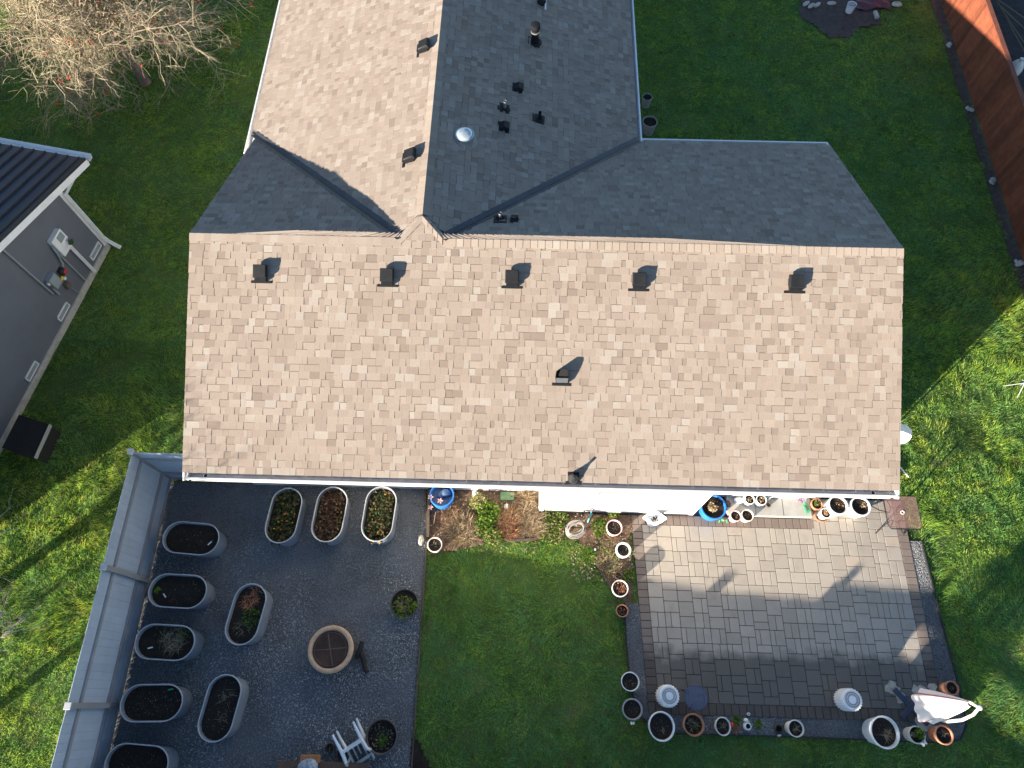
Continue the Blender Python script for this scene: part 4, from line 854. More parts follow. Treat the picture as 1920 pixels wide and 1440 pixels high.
# ================================================================== plants
def tufts(mb, c, r, n, hmin, hmax, w, up=.6, rd=random, curve=.5, spread=1.0):
    """arching blades from around c"""
    for _ in range(n):
        a = rd.random() * 6.283; q = r * math.sqrt(rd.random()) * .5; L = rd.uniform(hmin, hmax); el = rd.uniform(up * .3, min(1.5, up * 1.5)); b = rd.random() * 6.283 if spread > .9 else a
        p = Vector((c[0] + q * math.cos(a), c[1] + q * math.sin(a), c[2])); d = Vector((math.cos(b) * math.cos(el), math.sin(b) * math.cos(el), math.sin(el)))
        s = Vector((-math.sin(b), math.cos(b), 0)) * w / 2; m = p + d * L * .55; e = p + d * L + Vector((0, 0, -curve * L * .35)); t = rd.random()
        mb.add([p - s, p + s, m + s * .8, m - s * .8, e], [(0, 1, 2, 3), (3, 2, 4)], t)
def leaves(mb, c, r, n, s0, s1, zspan, rd=random, flat=.5, fy=1.0):
    for _ in range(n):
        a = rd.random() * 6.283; q = r * math.sqrt(rd.random()); p = Vector((c[0] + q * math.cos(a), c[1] + q * math.sin(a) * fy, c[2] + zspan * rd.random())); s = rd.uniform(s0, s1)
        m = Matrix.Translation(p) @ Matrix.Rotation(rd.random() * 6.283, 4, 'Z') @ Matrix.Rotation(rd.gauss(0, flat), 4, 'X') @ Matrix.Rotation(rd.gauss(0, flat), 4, 'Y')
        mb.add([(-s, 0, 0), (-.3 * s, -.6 * s, .1 * s), (.6 * s, -.5 * s, 0), (s, 0, -.12 * s), (.6 * s, .5 * s, 0), (-.3 * s, .6 * s, .1 * s)], [(0, 1, 2, 3, 4, 5)], rd.random(), m)
def shrub(name, u, v, z, label, spec, cat='shrub'):
    c = G(u, v, 0); t = thing(name, c, label, cat)
    for part, mat, kind, args in spec:
        mb = MB(); args = (args[0], int(args[1] * 1.5), *args[2:])
        (tufts if kind == 't' else leaves)(mb, (0, 0, .01), *args); mb.build(part, MT[mat], t, kind='stuff')
    return t
# ================================================================== containers
def pot(u, v, rpx, hgt, mat, label, name='plant_pot', cat='pot', ry=1.0, taper=.78, rim=.016, z=0.0, depth=.05, plant=None, lip=.012, n=28, soil='soil', group='pots and planters'):
    r = M(u, v, z + hgt, rpx); c = G(u, v, z + hgt); t = thing(name, (c.x, c.y, z), label, cat, group)
    rb = r * taper
    MB().lathe([(rb * .0, .0), (rb, 0), (r - lip * .6, hgt - .06), (r, hgt - .055), (r + lip * .2, hgt - .008), (r - .003, hgt), (r - rim, hgt), (r - rim - .002, hgt - .02), (r - rim - (r - rb) * .3, hgt - depth - .03)], n, sy=ry).build('body', MT[mat], t, smooth=True)
    mb = MB(); rs = r - rim - .001; k = 14; rings = 4; vs = [(0, 0, hgt - depth + .008)]; fs = []
    for i in range(1, rings + 1):
        for j in range(k): vs.append((rs * i / rings * math.cos(6.2832 * j / k), rs * ry * i / rings * math.sin(6.2832 * j / k), hgt - depth + random.uniform(-.012, .016) * (i < rings)))
    fs += [(0, 1 + j, 1 + (j + 1) % k) for j in range(k)]
    for i in range(rings - 1): fs += [(1 + i * k + j, 1 + (i + 1) * k + j, 1 + (i + 1) * k + (j + 1) % k, 1 + i * k + (j + 1) % k) for j in range(k)]
    mb.add(vs, fs); mb.build('soil', MT[soil], t, smooth=True)
    if plant:
        for pm, kind, args, dx, dy in plant:
            mb = MB(); (tufts if kind == 't' else leaves)(mb, (dx * r, dy * r, hgt - depth), *args); mb.build('plant', MT[pm], t, kind='stuff')
    return t
DEAD = lambda k=14, s=.10: ('deadstem', 't', (s, k, .05, .14, .006), 0, 0)
SPECK = lambda r, k=40: ('litter', 'l', (r * .8, k, .003, .008, .015), 0, 0)
GREEN = lambda r, k=60: ('leaf', 'l', (r * .6, k, .012, .03, .07), .1, .1)
P_ = pot
P_(815, 1021, 14, .30, 'cream', 'round cream pot with a lug at the bed corner beside the gravel', plant=[DEAD(10)])
P_(1152, 989, 15, .30, 'pinkpot', 'pink and white pot in the bed nearest the hose reel', plant=[DEAD(6), SPECK(.14)])
P_(1169, 1031, 14.5, .30, 'whiteplastic', 'thick rimmed white pot in the bed at the left patio edge', rim=.035, plant=[SPECK(.12)])
P_(1160, 1079, 7, .14, 'darkpot', 'tiny brown pot above the pot of orange stems', plant=[('russet', 'l', (.05, 30, .008, .02, .03), 0, 0)])
P_(1163, 1103, 15.5, .30, 'cream', 'cream rimmed pot holding dry orange stems', plant=[('orangestem', 't', (.13, 30, .06, .16, .007), .2, 0), ('russet', 'l', (.12, 60, .01, .025, .03), 0, .1)])
P_(1167, 1145, 11.5, .22, 'terracotta', 'small terracotta pot on the gravel left of the patio', plant=[('russet', 'l', (.08, 40, .008, .02, .02), 0, 0)])
P_(1182, 1278, 17, .30, 'whiteplastic', 'white rimmed pot of bare compost left of the patio, upper of two', rim=.014, plant=[SPECK(.16, 90)])
P_(1186, 1330, 19, .32, 'greypot', 'pale grey rimmed pot with a butterfly stake at the lower left patio corner', rim=.024, plant=[SPECK(.16, 60)])
P_(1241, 1362, 24.5, .45, 'whiteplastic', 'largest white pot at the lower left corner of the patio', rim=.02, ry=1.06, depth=.07, plant=[SPECK(.2, 60), ('deadstem', 't', (.08, 16, .04, .1, .006), .1, -.3)])
P_(1301, 1359, 20, .35, 'terracotta', 'large terracotta pot below the glass side table', rim=.03, depth=.06, plant=[('deadstem', 't', (.2, 50, .06, .16, .006), -.05, .05), ('leaf', 't', (.2, 25, .05, .12, .006), .3, -.2)])
P_(1356, 1362, 14.5, .25, 'cream', 'oval cream pot right of the large terracotta pot', ry=1.12, plant=[('deadstem', 't', (.1, 22, .06, .16, .006), .1, 0)])
P_(1461, 1367, 7.5, .14, 'darkpot', 'tiny dark pot with a white tag on the lower gravel border', plant=None)
P_(1493, 1366, 15, .32, 'cream', 'tall cream pot alone on the lower gravel border', plant=[('deadstem', 't', (.1, 26, .05, .14, .006), 0, 0)])
P_(1660, 1373, 27, .52, 'whiteplastic', 'biggest white planter with dry grass near the parasol', rim=.022, depth=.09, ry=1.05, plant=[('straw', 't', (.18, 45, .08, .2, .008), .25, -.1), SPECK(.2, 40)])
P_(1720, 1378, 15.5, .32, 'cream', 'cream pot of green leaves below the parasol base', plant=[('leaf', 'l', (.10, 150, .015, .03, .09), .25, .15), ('straw', 'l', (.06, 40, .01, .02, .04), -.4, 0)])
P_(1771, 1378, 17, .36, 'terracotta', 'terracotta pot below the parasol canopy', rim=.02, plant=[DEAD(12)])
P_(1786, 1290, 12.5, .32, 'terracotta', 'narrow terracotta pot on the gravel above the parasol canopy', rim=.018, plant=[('deadstem', 't', (.06, 14, .03, .08, .006), 0, 0)])
P_(1338, 950, 24, .36, 'blue', 'bright blue tub with a dry plant beside the door step', cat='planter', rim=.028, ry=1.0, depth=.06, taper=.86, plant=[('straw', 'l', (.10, 260, .01, .03, .14), -.1, -.05), ('russet', 'l', (.2, 40, .01, .02, .02), 0, .5)])
P_(1380, 967, 10.5, .26, 'pinkpot', 'pale pink pot below the door step, left of a pair', plant=[('straw', 't', (.06, 16, .05, .1, .007), 0, 0)])
P_(1402, 966, 11.5, .26, 'cream', 'pinkish white pot below the door step, right of a pair', plant=[('russet', 't', (.06, 14, .05, .1, .007), 0, 0)])
P_(1406, 936, 9.5, .24, 'whiteplastic', 'small white pot on the door step beside the white ornament', z=.13, plant=[('straw', 'l', (.06, 40, .01, .025, .05), 0, 0)])
P_(1428, 937, 10, .24, 'whiteplastic', 'small white pot with a pale plant in the middle of the step', z=.13, plant=[('straw', 'l', (.06, 50, .01, .025, .05), 0, 0)])
P_(1441, 946, 5, .1, 'brownpot', 'tiny brown pot by the front edge of the step', z=.13, plant=[('deadstem', 'l', (.03, 20, .008, .02, .03), 0, 0)])
P_(1532, 945, 10.5, .24, 'terracotta', 'terracotta pot with a yellow green plant at the right end of the step', plant=[('leaf', 'l', (.07, 60, .012, .03, .06), 0, .1), ('straw', 'l', (.06, 20, .012, .025, .07), 0, .1)])
P_(1549, 962, 10, .26, 'whiteplastic', 'small white pot with orange leaves in front of the large white pots', plant=[('straw', 'l', (.06, 40, .012, .03, .05), 0, .1), ('orangestem', 'l', (.06, 15, .012, .025, .06), 0, .1)])
P_(1540, 966, 13, .05, 'terracotta', 'shallow terracotta saucer pot at the end of the door step', depth=.03)
P_(1572, 947, 18.5, .42, 'whiteplastic', 'large white pot under the eave, left of a pair', rim=.03, depth=.05, plant=[SPECK(.16, 50), ('russet', 'l', (.1, 25, .01, .025, .02), .3, .2)])
P_(1614, 949, 19, .42, 'whiteplastic', 'large white pot under the eave next to the bronze glass table', rim=.03, depth=.05, plant=[('straw', 'l', (.07, 60, .01, .025, .04), .3, .2)])
P_(758, 1131, 26, .26, 'brownpot', 'round dark planter with trailing plants on the gravel by the lawn', cat='planter', rim=.012, depth=.05, plant=[('straw', 't', (.3, 60, .08, .24, .008), -.1, -.3), ('leaf', 'l', (.24, 150, .014, .035, .09), .0, -.3), ('leaf', 'l', (.07, 40, .015, .03, .08), .8, -.1)])
P_(715, 1381, 30, .42, 'brownpot', 'big brown round planter with a grass tuft beside the white chair', cat='planter', rim=.02, depth=.08, ry=1.04, plant=[('leaf', 't', (.12, 60, .08, .2, .009), .1, -.25), ('deadstem', 'l', (.25, 90, .008, .02, .03), 0, 0)])
P_(618, 1402, 8, .16, 'darkpot', 'small black nursery pot near the chair legs', plant=[('deadstem', 'l', (.05, 20, .008, .016, .02), 0, 0)])
P_(641, 1415, 9.5, .18, 'darkpot', 'small black nursery pot tucked against the white chair', plant=[('deadstem', 'l', (.05, 20, .008, .016, .02), 0, 0)])
P_(1214, 181, 9.5, .36, 'greypot', 'small dark grey pot by the wing wall', rim=.012)
P_(1219, 227, 14, .42, 'greypot', 'larger grey pot by the wing wall next to the inner corner', rim=.016)
# butterfly stakes, tag
def butterfly(u, v, label, s, mat, rz):
    c = G(u, v, .35); t = thing('butterfly_stake', (c.x, c.y, 0), label, 'garden stake'); MB().tube([(0, 0, 0), (0, 0, .35)], .004, 6).build('stake', MT['iron'], t)
    for sg in (-1, 1):
        m = Matrix.Translation((0, 0, .36)) @ Matrix.Rotation(rz, 4, 'Z') @ Matrix.Rotation(sg * .35, 4, 'Y'); MB().add([(0, 0, 0), (sg * s * .5, s * .55, 0), (sg * s, s * .45, 0), (sg * s * .75, 0, 0), (sg * s * .85, -s * .45, 0), (sg * s * .35, -s * .55, 0)], [(0, 1, 2, 3, 4, 5)], mat=m).build('wing', MT[mat], t)
    MB().tube([(0, -.03, .365), (0, .03, .365)], .006, 6).build('body', MT['yellow'], t)
butterfly(1186, 1356, 'white butterfly on a stake at the lower left patio corner', .05, 'whiteplastic', 0)
butterfly(1733, 1394, 'pale blue butterfly on a stake by the cream pot of green leaves', .075, 'turq' if False else 'whiteplastic', .6)
c = G(1461, 1379, .05); props(MB().box((0, 0, 0), (.07, .03, .03), .2).build('plant_tag', MT['whiteplastic']), 'small white tag beside the tiny dark pot', 'tag').location = c
# ================================================================== stock tanks
def stadium(L, Wd, n=10):
    r = Wd / 2; a = L / 2 - r; pts = []
    for k, cx in ((0, a), (1, -a)):
        for i in range(n + 1):
            t = -PI / 2 + PI * i / n + PI * k; pts.append((cx + r * math.cos(t), r * math.sin(t)))
    return pts
def tank(u, v, ang, label, L=1.20, Wd=.66, H=.60, fill=None, soild=.10):
    c = G(u, v, H); t = thing('stock_tank', (c.x, c.y, 0), label, 'planter', 'galvanised stock tank planters', ang); mb = MB(); prof = [(-.035, 0), (-.03, .02), (-.022, .18), (-.028, .2), (-.016, .38), (-.022, .40), (-.006, H - .04), (0, H)]; k = len(prof); rings = []
    for off, z in prof: rings.append([(x, y, z) for x, y in stadium(L + 2 * off, Wd + 2 * off)])
    rings += [[(x, y, z) for x, y in stadium(L - .02 - 2 * o, Wd - .02 - 2 * o)] for o, z in ((0, H), (.008, H - .05), (.012, H - soild - .02))]
    n = len(rings[0]); vs = [p for r_ in rings for p in r_]; fs = [(i * n + j, i * n + (j + 1) % n, (i + 1) * n + (j + 1) % n, (i + 1) * n + j) for i in range(len(rings) - 1) for j in range(n)]; mb.add(vs, fs); mb.build('shell', MT['steel'], t, smooth=True)
    rp = [Vector((x, y, H + .004)) for x, y in stadium(L + .005, Wd + .005, 12)]; rp.append(rp[0]); rm = MB().tube(rp, .013, 8, cap=False).build('rim', MT['rim'], t, smooth=True)
    mb = MB(); st_ = stadium(L - .04, Wd - .04); ctr = (0, 0); vs = [(0, 0, H - soild + .01)]; m_ = len(st_)
    for f in (.33, .66, 1): vs += [(x * f, y * f, H - soild + random.uniform(-.018, .02) * (f < 1)) for x, y in st_]
    fs = [(0, 1 + j, 1 + (j + 1) % m_) for j in range(m_)] + [(1 + i * m_ + j, 1 + (i + 1) * m_ + j, 1 + (i + 1) * m_ + (j + 1) % m_, 1 + i * m_ + (j + 1) % m_) for i in range(2) for j in range(m_)]; mb.add(vs, fs); mb.build('soil', MT['soil'], t, smooth=True)
    MB().box((L * .40, -Wd * .30 - .01, .06), (.05, .05, .06), -.6).build('drain_plug', MT['steel'], t)
    z = H - soild
    for part, mat, kind, args in fill or ():
        mb = MB()
        if kind == 'L':
            for i in range(9): leaves(mb, ((i - 4) / 4 * (L / 2 - .20), 0, z), Wd / 2 - .07, args[0] // 9, args[1], args[2], args[3])
        elif kind == 't': tufts(mb, (args[0], args[1], z), *args[2:])
        elif kind == 'l': leaves(mb, (args[0], args[1], z), *args[2:])
        elif kind == 'tag': mb.box((args[0], args[1], z + .03), (.10, .025, .008), args[2])
        mb.build(part, MT[mat], t, kind=None if kind == 'tag' else 'stuff')
    return t
LIT = ('compost_bits', 'litter', 'L', (110, .003, .009, .012))
TW = lambda *a: ('dead_stems', 'deadstem', 't', a)
tank(532, 966, PI / 2 - .08, 'upright stock tank of green and orange strawberry leaves, leftmost of the three by the house', fill=[('leaves', 'autumn', 'L', (900, .018, .040, .10))])
tank(618, 964, PI / 2 - .07, 'stock tank of reddish strawberry leaves, middle of the three by the house', fill=[('leaves', 'autumn_red', 'L', (900, .018, .038, .09))])
tank(711, 963, PI / 2 - .06, 'stock tank of strawberry leaves nearest the planting bed by the house', fill=[('leaves', 'autumn', 'L', (900, .018, .040, .10))])
tank(358, 1009, -.06, 'stock tank of bare soil along the grey fence, topmost of the row', fill=[LIT, ('plant_label', 'whiteplastic', 'tag', (.40, -.06, .9))])
tank(333, 1108, -.03, 'stock tank of bare soil with a sprout at its left end, second along the fence', fill=[LIT, ('plant_label', 'whiteplastic', 'tag', (-.28, -.1, -.8)), ('sprout', 'leaf', 'l', (-.46, .0, .06, 40, .015, .03, .06))])
tank(309, 1204, -.03, 'stock tank of tangled brown stems, third along the fence', fill=[('dead_stems', 'deadstem', 't', (.1, .05, .45, 260, .08, .26, .006, .25)), ('weeds', 'leaf', 't', (.3, .18, .2, 40, .06, .16, .007, .5)), ('weeds', 'leaf', 't', (-.05, .22, .5, 40, .04, .12, .006, .5)), ('plant_label', 'whiteplastic', 'tag', (-.3, -.12, .3))])
tank(284, 1318, .04, 'stock tank of speckled soil with a green tag, fourth along the fence', fill=[('compost_bits', 'litter', 'L', (300, .003, .009, .015)), ('plant_label', 'green_plastic', 'tag', (.30, .24, .2))])
tank(256, 1433, -.05, 'stock tank of bare soil at the bottom edge by the grey fence', fill=[LIT])
tank(461, 1151, PI / 2 - .13, 'upright stock tank with spiky orange stems left of the fire pit', fill=[('orange_stems', 'orangestem', 't', (.25, 0, .3, 70, .10, .30, .008, .7)), ('orange_stems', 'orangestem', 't', (.52, -.04, .2, 26, .10, .26, .007, .7)), ('weeds', 'leaf', 'l', (-.05, -.1, .2, 130, .012, .03, .05)), ('dead_stems', 'deadstem', 't', (-.3, .02, .3, 30, .06, .2, .006, .4)), LIT])
tank(412, 1327, PI / 2 - .12, 'upright stock tank of bare soil and dry twigs below the spiky orange one', fill=[LIT, ('dead_stems', 'deadstem', 't', (.2, .0, .25, 24, .08, .24, .006, .3)), ('dead_stems', 'deadstem', 't', (-.12, -.04, .2, 20, .06, .2, .006, .3))])
# ================================================================== fire pit, logs, chair
c = G(619, 1217, .36); fp = thing('fire_pit', (c.x, c.y, 0), 'round sandstone fire pit with a rusty mesh cover', 'fire pit')
r = M(619, 1217, .36, 43); ri = M(619, 1217, .36, 34)
MB().lathe([(r * .80, 0), (r * .86, .06), (r * .97, .22), (r, .30), (r * .985, .345), (r * .93, .36), (ri + .02, .355), (ri, .34), (ri - .01, .30)], 40).build('stone_ring', MT['sandstone'], fp, smooth=True)
MB().lathe([(ri - .01, .335), (ri - .02, .345), (ri * .9, .325), (ri * .55, .26), (ri * .25, .235), (.0005, .23)], 36).build('fire_bowl', MT['rust'], fp, smooth=True)
MB().lathe([(ri * .86, .345), (ri * .875, .358), (ri * .89, .345)], 36).build('grate_ring', MT['brownpot'], fp, smooth=True)
for a in (.12, .12 + PI / 2 + .15): MB().tube([(ri * .88 * math.cos(a), ri * .88 * math.sin(a), .35), (0, 0, .362), (-ri * .88 * math.cos(a), -ri * .88 * math.sin(a), .35)], .011, 6).build('grate_bar', MT['brownpot'], fp)
m_, nt_, b_ = mat_new('spark_mesh'); w1 = N(nt_, 'ShaderNodeTexWave'); w1.inputs['Scale'].default_value = 40; w1.bands_direction = 'X'; ge_ = N(nt_, 'ShaderNodeNewGeometry'); nt_.links.new(ge_.outputs['Position'], w1.inputs[0]); b_.inputs['Base Color'].default_value = (.09, .05, .035, 1); b_.inputs['Alpha'].default_value = .35; b_.inputs['Roughness'].default_value = .8
MB().lathe([(ri * .87, .347), (ri * .4, .35), (.0005, .352)], 32).build('mesh_cover', m_, fp, smooth=True)
for i, (q0, q1, lb) in enumerate((((679, 1203), (668, 1236), 'charred log right of the fire pit, upper one of two'), ((676, 1222), (688, 1262), 'charred log right of the fire pit, lower one of two'))):
    a, b2 = G(*q0, .05), G(*q1, .05); t = thing('charred_log', (a.x, a.y, 0), lb, 'log', 'charred logs by the fire pit'); d = b2 - a
    MB().tube([Vector((0, 0, .05)), d * .3 + Vector((.01, 0, .052)), d * .7 + Vector((-.008, 0, .05)), d + Vector((0, 0, .05))], [.04, .05, .047, .038], 9).build('log', MT['char'], t, smooth=True)
# white plastic chair lying on its back: local +z of the standing chair points down the picture
cc = G(664, 1398, .3); ch = thing('plastic_chair', (cc.x, cc.y, 0), 'white plastic garden chair tipped over beside the big brown planter', 'chair')
ch.matrix_basis = Matrix.Translation((cc.x + .0, cc.y, .30)) @ Matrix.Rotation(math.radians(-147), 4, 'Z') @ Matrix.Rotation(math.radians(-97), 4, 'X')
WP = MT['whiteplastic']
for sx in (-1, 1):
    MB().tube([(sx * .22, -.22, -.40), (sx * .215, -.215, -.2), (sx * .21, -.20, .0), (sx * .23, -.20, .18)], [.022, .030, .040, .032], 6).build('leg', WP, ch, smooth=True)
    MB().tube([(sx * .22, .24, -.40), (sx * .21, .22, -.2), (sx * .20, .20, .0)], [.022, .030, .040], 6).build('leg', WP, ch, smooth=True)
    MB().tube([(sx * .23, -.20, .17), (sx * .25, -.12, .22), (sx * .25, .06, .21), (sx * .215, .22, .17)], [.028, .032, .03, .024], 6).build('armrest', WP, ch, smooth=True)
mb = MB()
for i in range(6):
    y = -.19 + i * .072; mb.add([(-.205, y, .0), (.205, y, .0), (.205, y + .05, -.004), (-.205, y + .05, -.004), (-.205, y, -.014), (.205, y, -.014), (.205, y + .05, -.018), (-.205, y + .05, -.018)], [(0, 1, 2, 3), (7, 6, 5, 4), (0, 4, 5, 1), (1, 5, 6, 2), (2, 6, 7, 3), (3, 7, 4, 0)])
for sx in (-.20, .20): mb.box((sx, -.0, -.02), (.05, .46, .05))
for sy in (-.21, .21): mb.box((0, sy, -.02), (.42, .05, .05))
mb.build('seat', WP, ch)
mb = MB(); cols = 9; rows = 6
for i in range(cols):
    x = -.19 + .38 * i / (cols - 1)
    for (z0, z1) in ((.02, .06), (.40, .46)): pass
    if i % 2 == 0: mb.box((x, .235 + .05 * (1 - (x / .2) ** 2), .22), (.03, .014, .42))
mb.tube([(-.205, .21, .0), (-.205, .225, .25), (-.16, .26, .43), (0, .29, .47), (.16, .26, .43), (.205, .225, .25), (.205, .21, .0)], .018, 6); mb.add([(-.2, .235, .30), (.2, .235, .30), (.14, .285, .45), (-.14, .285, .45)], [(0, 1, 2, 3)]); mb.build('backrest', WP, ch)
# bench at the lower edge with a few things on it
c = G(607, 1436, .35); bn = thing('garden_bench', (c.x, c.y - .12, 0), 'weathered brown bench cut by the bottom edge of the picture', 'bench')
for i in range(3): MB().box((0, .12 - i * .15, .36), (1.75, .14, .035), 0, random.random(), bev=.004).build('plank', MT['wood'], bn)
for sx in (-.7, .7): MB().box((sx, -.02, .17), (.09, .36, .34), bev=.005).build('leg', MT['wood'], bn)
c = G(581, 1423, .46); props(MB().box((0, 0, 0), (.38, .14, .09), .02, bev=.008).build('wood_block', MT['orangewood']), 'orange brown wooden block lying on the bench', 'wood block').location = (c.x, c.y, .425)
c = G(577, 1432, .5); t = thing('cloth_bag', (c.x, c.y - .08, .378), 'grey patterned cloth bag on the bench behind the orange block', 'bag')
mb = MB().sphere((0, 0, .09), (.20, .17, .10), 14, 8); mb.v = [(x * (1 + .08 * math.sin(9 * y)), y * (1 + .08 * math.sin(11 * x)), z + .012 * math.sin(17 * x + 9 * y)) for x, y, z in mb.v]; mb.build('body', MT['bag'], t, smooth=True); MB().tube([(-.08, -.05, .18), (0, -.08, .25), (.08, -.05, .18)], .01, 6).build('handle', MT['bag'], t)
# ================================================================== patio furniture
def stool(u, v, label):
    c = G(u, v, .44); r = M(u, v, .44, 19); t = thing('drum_stool', (c.x, c.y, .022), label, 'stool', 'white wicker drum stools')
    mb = MB(); n = 36; prof = [(r * .93, 0), (r * 1.02, .1), (r * 1.05, .22), (r * 1.02, .34), (r * .97, .41), (r * .93, .425)]; mb.lathe(prof, n); mb.build('drum', MT['whiteplastic'], t, smooth=True)
    MB().lathe([(r * .935, .425), (r * .9, .432), (.0005, .436)], n).build('seat', MT['whiteplastic'], t, smooth=True)
    for k in range(24):
        a = 6.2832 * k / 24; MB().box((r * 1.03 * math.cos(a), r * 1.03 * math.sin(a), .21), (.012, .018, .36), a).build('rib', MT['whiteplastic'], t)
    for rr, kk in ((.66, 40), (.46, 28)):
        mb = MB()
        for k in range(kk): a = 6.2832 * k / kk; mb.box((r * rr * math.cos(a), r * rr * math.sin(a), .4365), (.026, .010, .004), a)
        mb.build('perforations', MT['brownpot'], t, kind='stuff')
    return t
stool(1255, 1305, 'white drum stool left of the glass side table'); stool(1598, 1312, 'white drum stool alone on the wet pavers near the parasol')
c = G(1305, 1308, .48); r = M(1305, 1308, .48, 21.5); t = thing('side_table', (c.x, c.y, .022), 'round smoked glass side table beside the white drum stool', 'table')
MB().lathe([(.0005, .452), (r - .004, .452), (r, .456), (r - .004, .460), (.0005, .460)], 40).build('table_top', MT['glass_table'], t, smooth=True)
MB().lathe([(r, .448), (r + .012, .456), (r, .464)], 40).build('rim', MT['navymetal'], t, smooth=True)
for k in range(3):
    a = 2.1 * k + .3; MB().tube([(r * .85 * math.cos(a), r * .85 * math.sin(a), .45), (r * .5 * math.cos(a), r * .5 * math.sin(a), .2), (r * .95 * math.cos(a), r * .95 * math.sin(a), .0)], .011, 6).build('leg', MT['iron'], t, smooth=True)
# bronze glass dining table
q4 = [G(1657, 932, .72), G(1716, 931, .72), G(1728, 990, .72), G(1668, 991, .72)]; cc = sum(q4, Vector()) / 4
t = thing('glass_table', (cc.x, cc.y, 0), 'square bronze glass table with rounded corners at the house corner', 'table'); w2 = .36
def rsq(w, r, n=6):
    o = []
    for cx, cy, a0 in ((w - r, w - r, 0), (-w + r, w - r, PI / 2), (-w + r, -w + r, PI), (w - r, -w + r, 1.5 * PI)): o += [(cx + r * math.cos(a0 + PI / 2 * i / n), cy + r * math.sin(a0 + PI / 2 * i / n)) for i in range(n + 1)]
    return o
MB().prism(rsq(w2, .09), .712, .72).build('table_top', MT['glass_brown'], t); rp = [Vector((x, y, .716)) for x, y in rsq(w2 + .004, .094)]; MB().tube(rp + [rp[0]], .010, 6, cap=False).build('rim', MT['iron'], t, smooth=True)
MB().lathe([(.022, .722), (.04, .728), (.045, .718)], 18).build('hub_ring', MT['cream'], t, smooth=True)
for k in range(4):
    a = PI / 4 + k * PI / 2; ca, sa = math.cos(a), math.sin(a); MB().tube([(.40 * ca, .40 * sa, .70), (.20 * ca, .20 * sa, .55), (.12 * ca, .12 * sa, .35), (.26 * ca, .26 * sa, .14), (.45 * ca, .45 * sa, .03)], .013, 7).build('leg', MT['iron'], t, smooth=True)
    MB().tube([(.0, 0, .70), (.1 * ca - .08 * sa, .1 * sa + .08 * ca, .69), (.28 * ca - .05 * sa, .28 * sa + .05 * ca, .69)], .008, 6).build('brace', MT['iron'], t)
# closed cantilever parasol
b0 = G(1706, 1325, 0); t = thing('parasol', (b0.x, b0.y, .022), 'closed white and red cantilever parasol at the lower right of the patio', 'parasol')
for a, L in ((-.86, .85), (.72, .62)): MB().box((0, 0, .025 + .004 * (a > 0)), (L, .10, .05), a, bev=.006).build('base_beam', MT['navymetal'], t)
rel = lambda u, v, z: G(u, v, z) - Vector((b0.x, b0.y, .022))
p0, ptop = rel(1722, 1326, .1), rel(1836, 1327, 2.42)
MB().tube([rel(1716, 1327, .05), rel(1748, 1346, .9), rel(1776, 1353, 1.5), rel(1804, 1350, 2.0), rel(1825, 1340, 2.35), rel(1836, 1327, 2.5)], [.032, .03, .028, .027, .026, .024], 10).build('mast', MT['beige_metal'], t, smooth=True)
MB().tube([rel(1836, 1327, 2.5), rel(1822, 1318, 2.42), rel(1808, 1314, 2.28)], [.022, .03, .02], 8).build('top_arm', MT['beige_metal'], t, smooth=True); MB().sphere(rel(1837, 1327, 2.5), .045, 10, 6).build('tip_cap', MT['whiteplastic'], t, smooth=True)
# folds: rings from the crown down to the hem, pleated; every third pleat carries the red stripe
top = rel(1818, 1320, 2.40); bot = rel(1737, 1325, .95); axis = bot - top; nr, ns = 14, 64; rings = []
for i in range(nr):
    f = i / (nr - 1); cpt = top + axis * f; R_ = .035 + .235 * f ** .75; ring = []
    for j in range(ns):
        a = 6.2832 * j / ns; fold = 1 + min(1, f * 1.6) * (.10 * math.sin(8 * a + .6 * math.sin(3 * f)) + .05 * math.sin(3 * a + 2)); hem = .05 * math.sin(a * 4 + 1) * (f == 1)
        ring.append(cpt + Vector((R_ * fold * math.cos(a) * .95, R_ * fold * math.sin(a) * 1.08, hem)))
    rings.append(ring)
for key, mat_, nm in ((0, 'canopy', 'canopy'), (1, 'canopy_red', 'red_stripe')):
    mb = MB(); vs = [p for r_ in rings for p in r_]
    sel = [(i, j) for i in range(nr - 1) for j in range(ns) if (j in (11, 12, 13, 14, 15, 16, 17, 21, 22, 23, 42, 43)) == bool(key)]; mb.add(vs, [(i * ns + j, i * ns + (j + 1) % ns, (i + 1) * ns + (j + 1) % ns, (i + 1) * ns + j) for i, j in sel]); mb.build(nm, MT[mat_], t, smooth=True)
# ================================================================== bird bath, hose reel, bed bits
c = G(1227, 972, .42); t = thing('bird_bath', (c.x, c.y, .022), 'white scalloped bird bath by the bay wall', 'bird bath'); R_ = M(1227, 972, .42, 22)
mb = MB(); prof = [(.0005, .345), (.30, .35), (.62, .365), (.80, .395), (1, .42), (1, .43), (.78, .405), (.55, .385), (.45, .36), (.0005, .35)]; n = 48; vs = []
for i in range(n):
    a = 6.2832 * i / n; sc = 1 + .10 * math.cos(4 * a) + .03 * math.cos(8 * a)
    for q, z in prof: rr = q * R_ * .92 * (1 + (sc - 1) * q); vs.append((rr * math.cos(a), rr * math.sin(a) * .62, z))
k = len(prof); mb.add(vs, [(i * k + j, ((i + 1) % n) * k + j, ((i + 1) % n) * k + j + 1, i * k + j + 1) for i in range(n) for j in range(k - 1)]); mb.build('bowl', MT['whiteplastic'], t, smooth=True)
MB().lathe([(.10, 0), (.10, .03), (.06, .06), (.045, .12), (.05, .28), (.08, .35)], 24).build('pedestal', MT['whiteplastic'], t, smooth=True)
mb = MB(); leaves(mb, (0, -.01, .395), .09, 18, .015, .035, .02, random, .4, .5); mb.build('debris', MT['char'], t, kind='stuff')
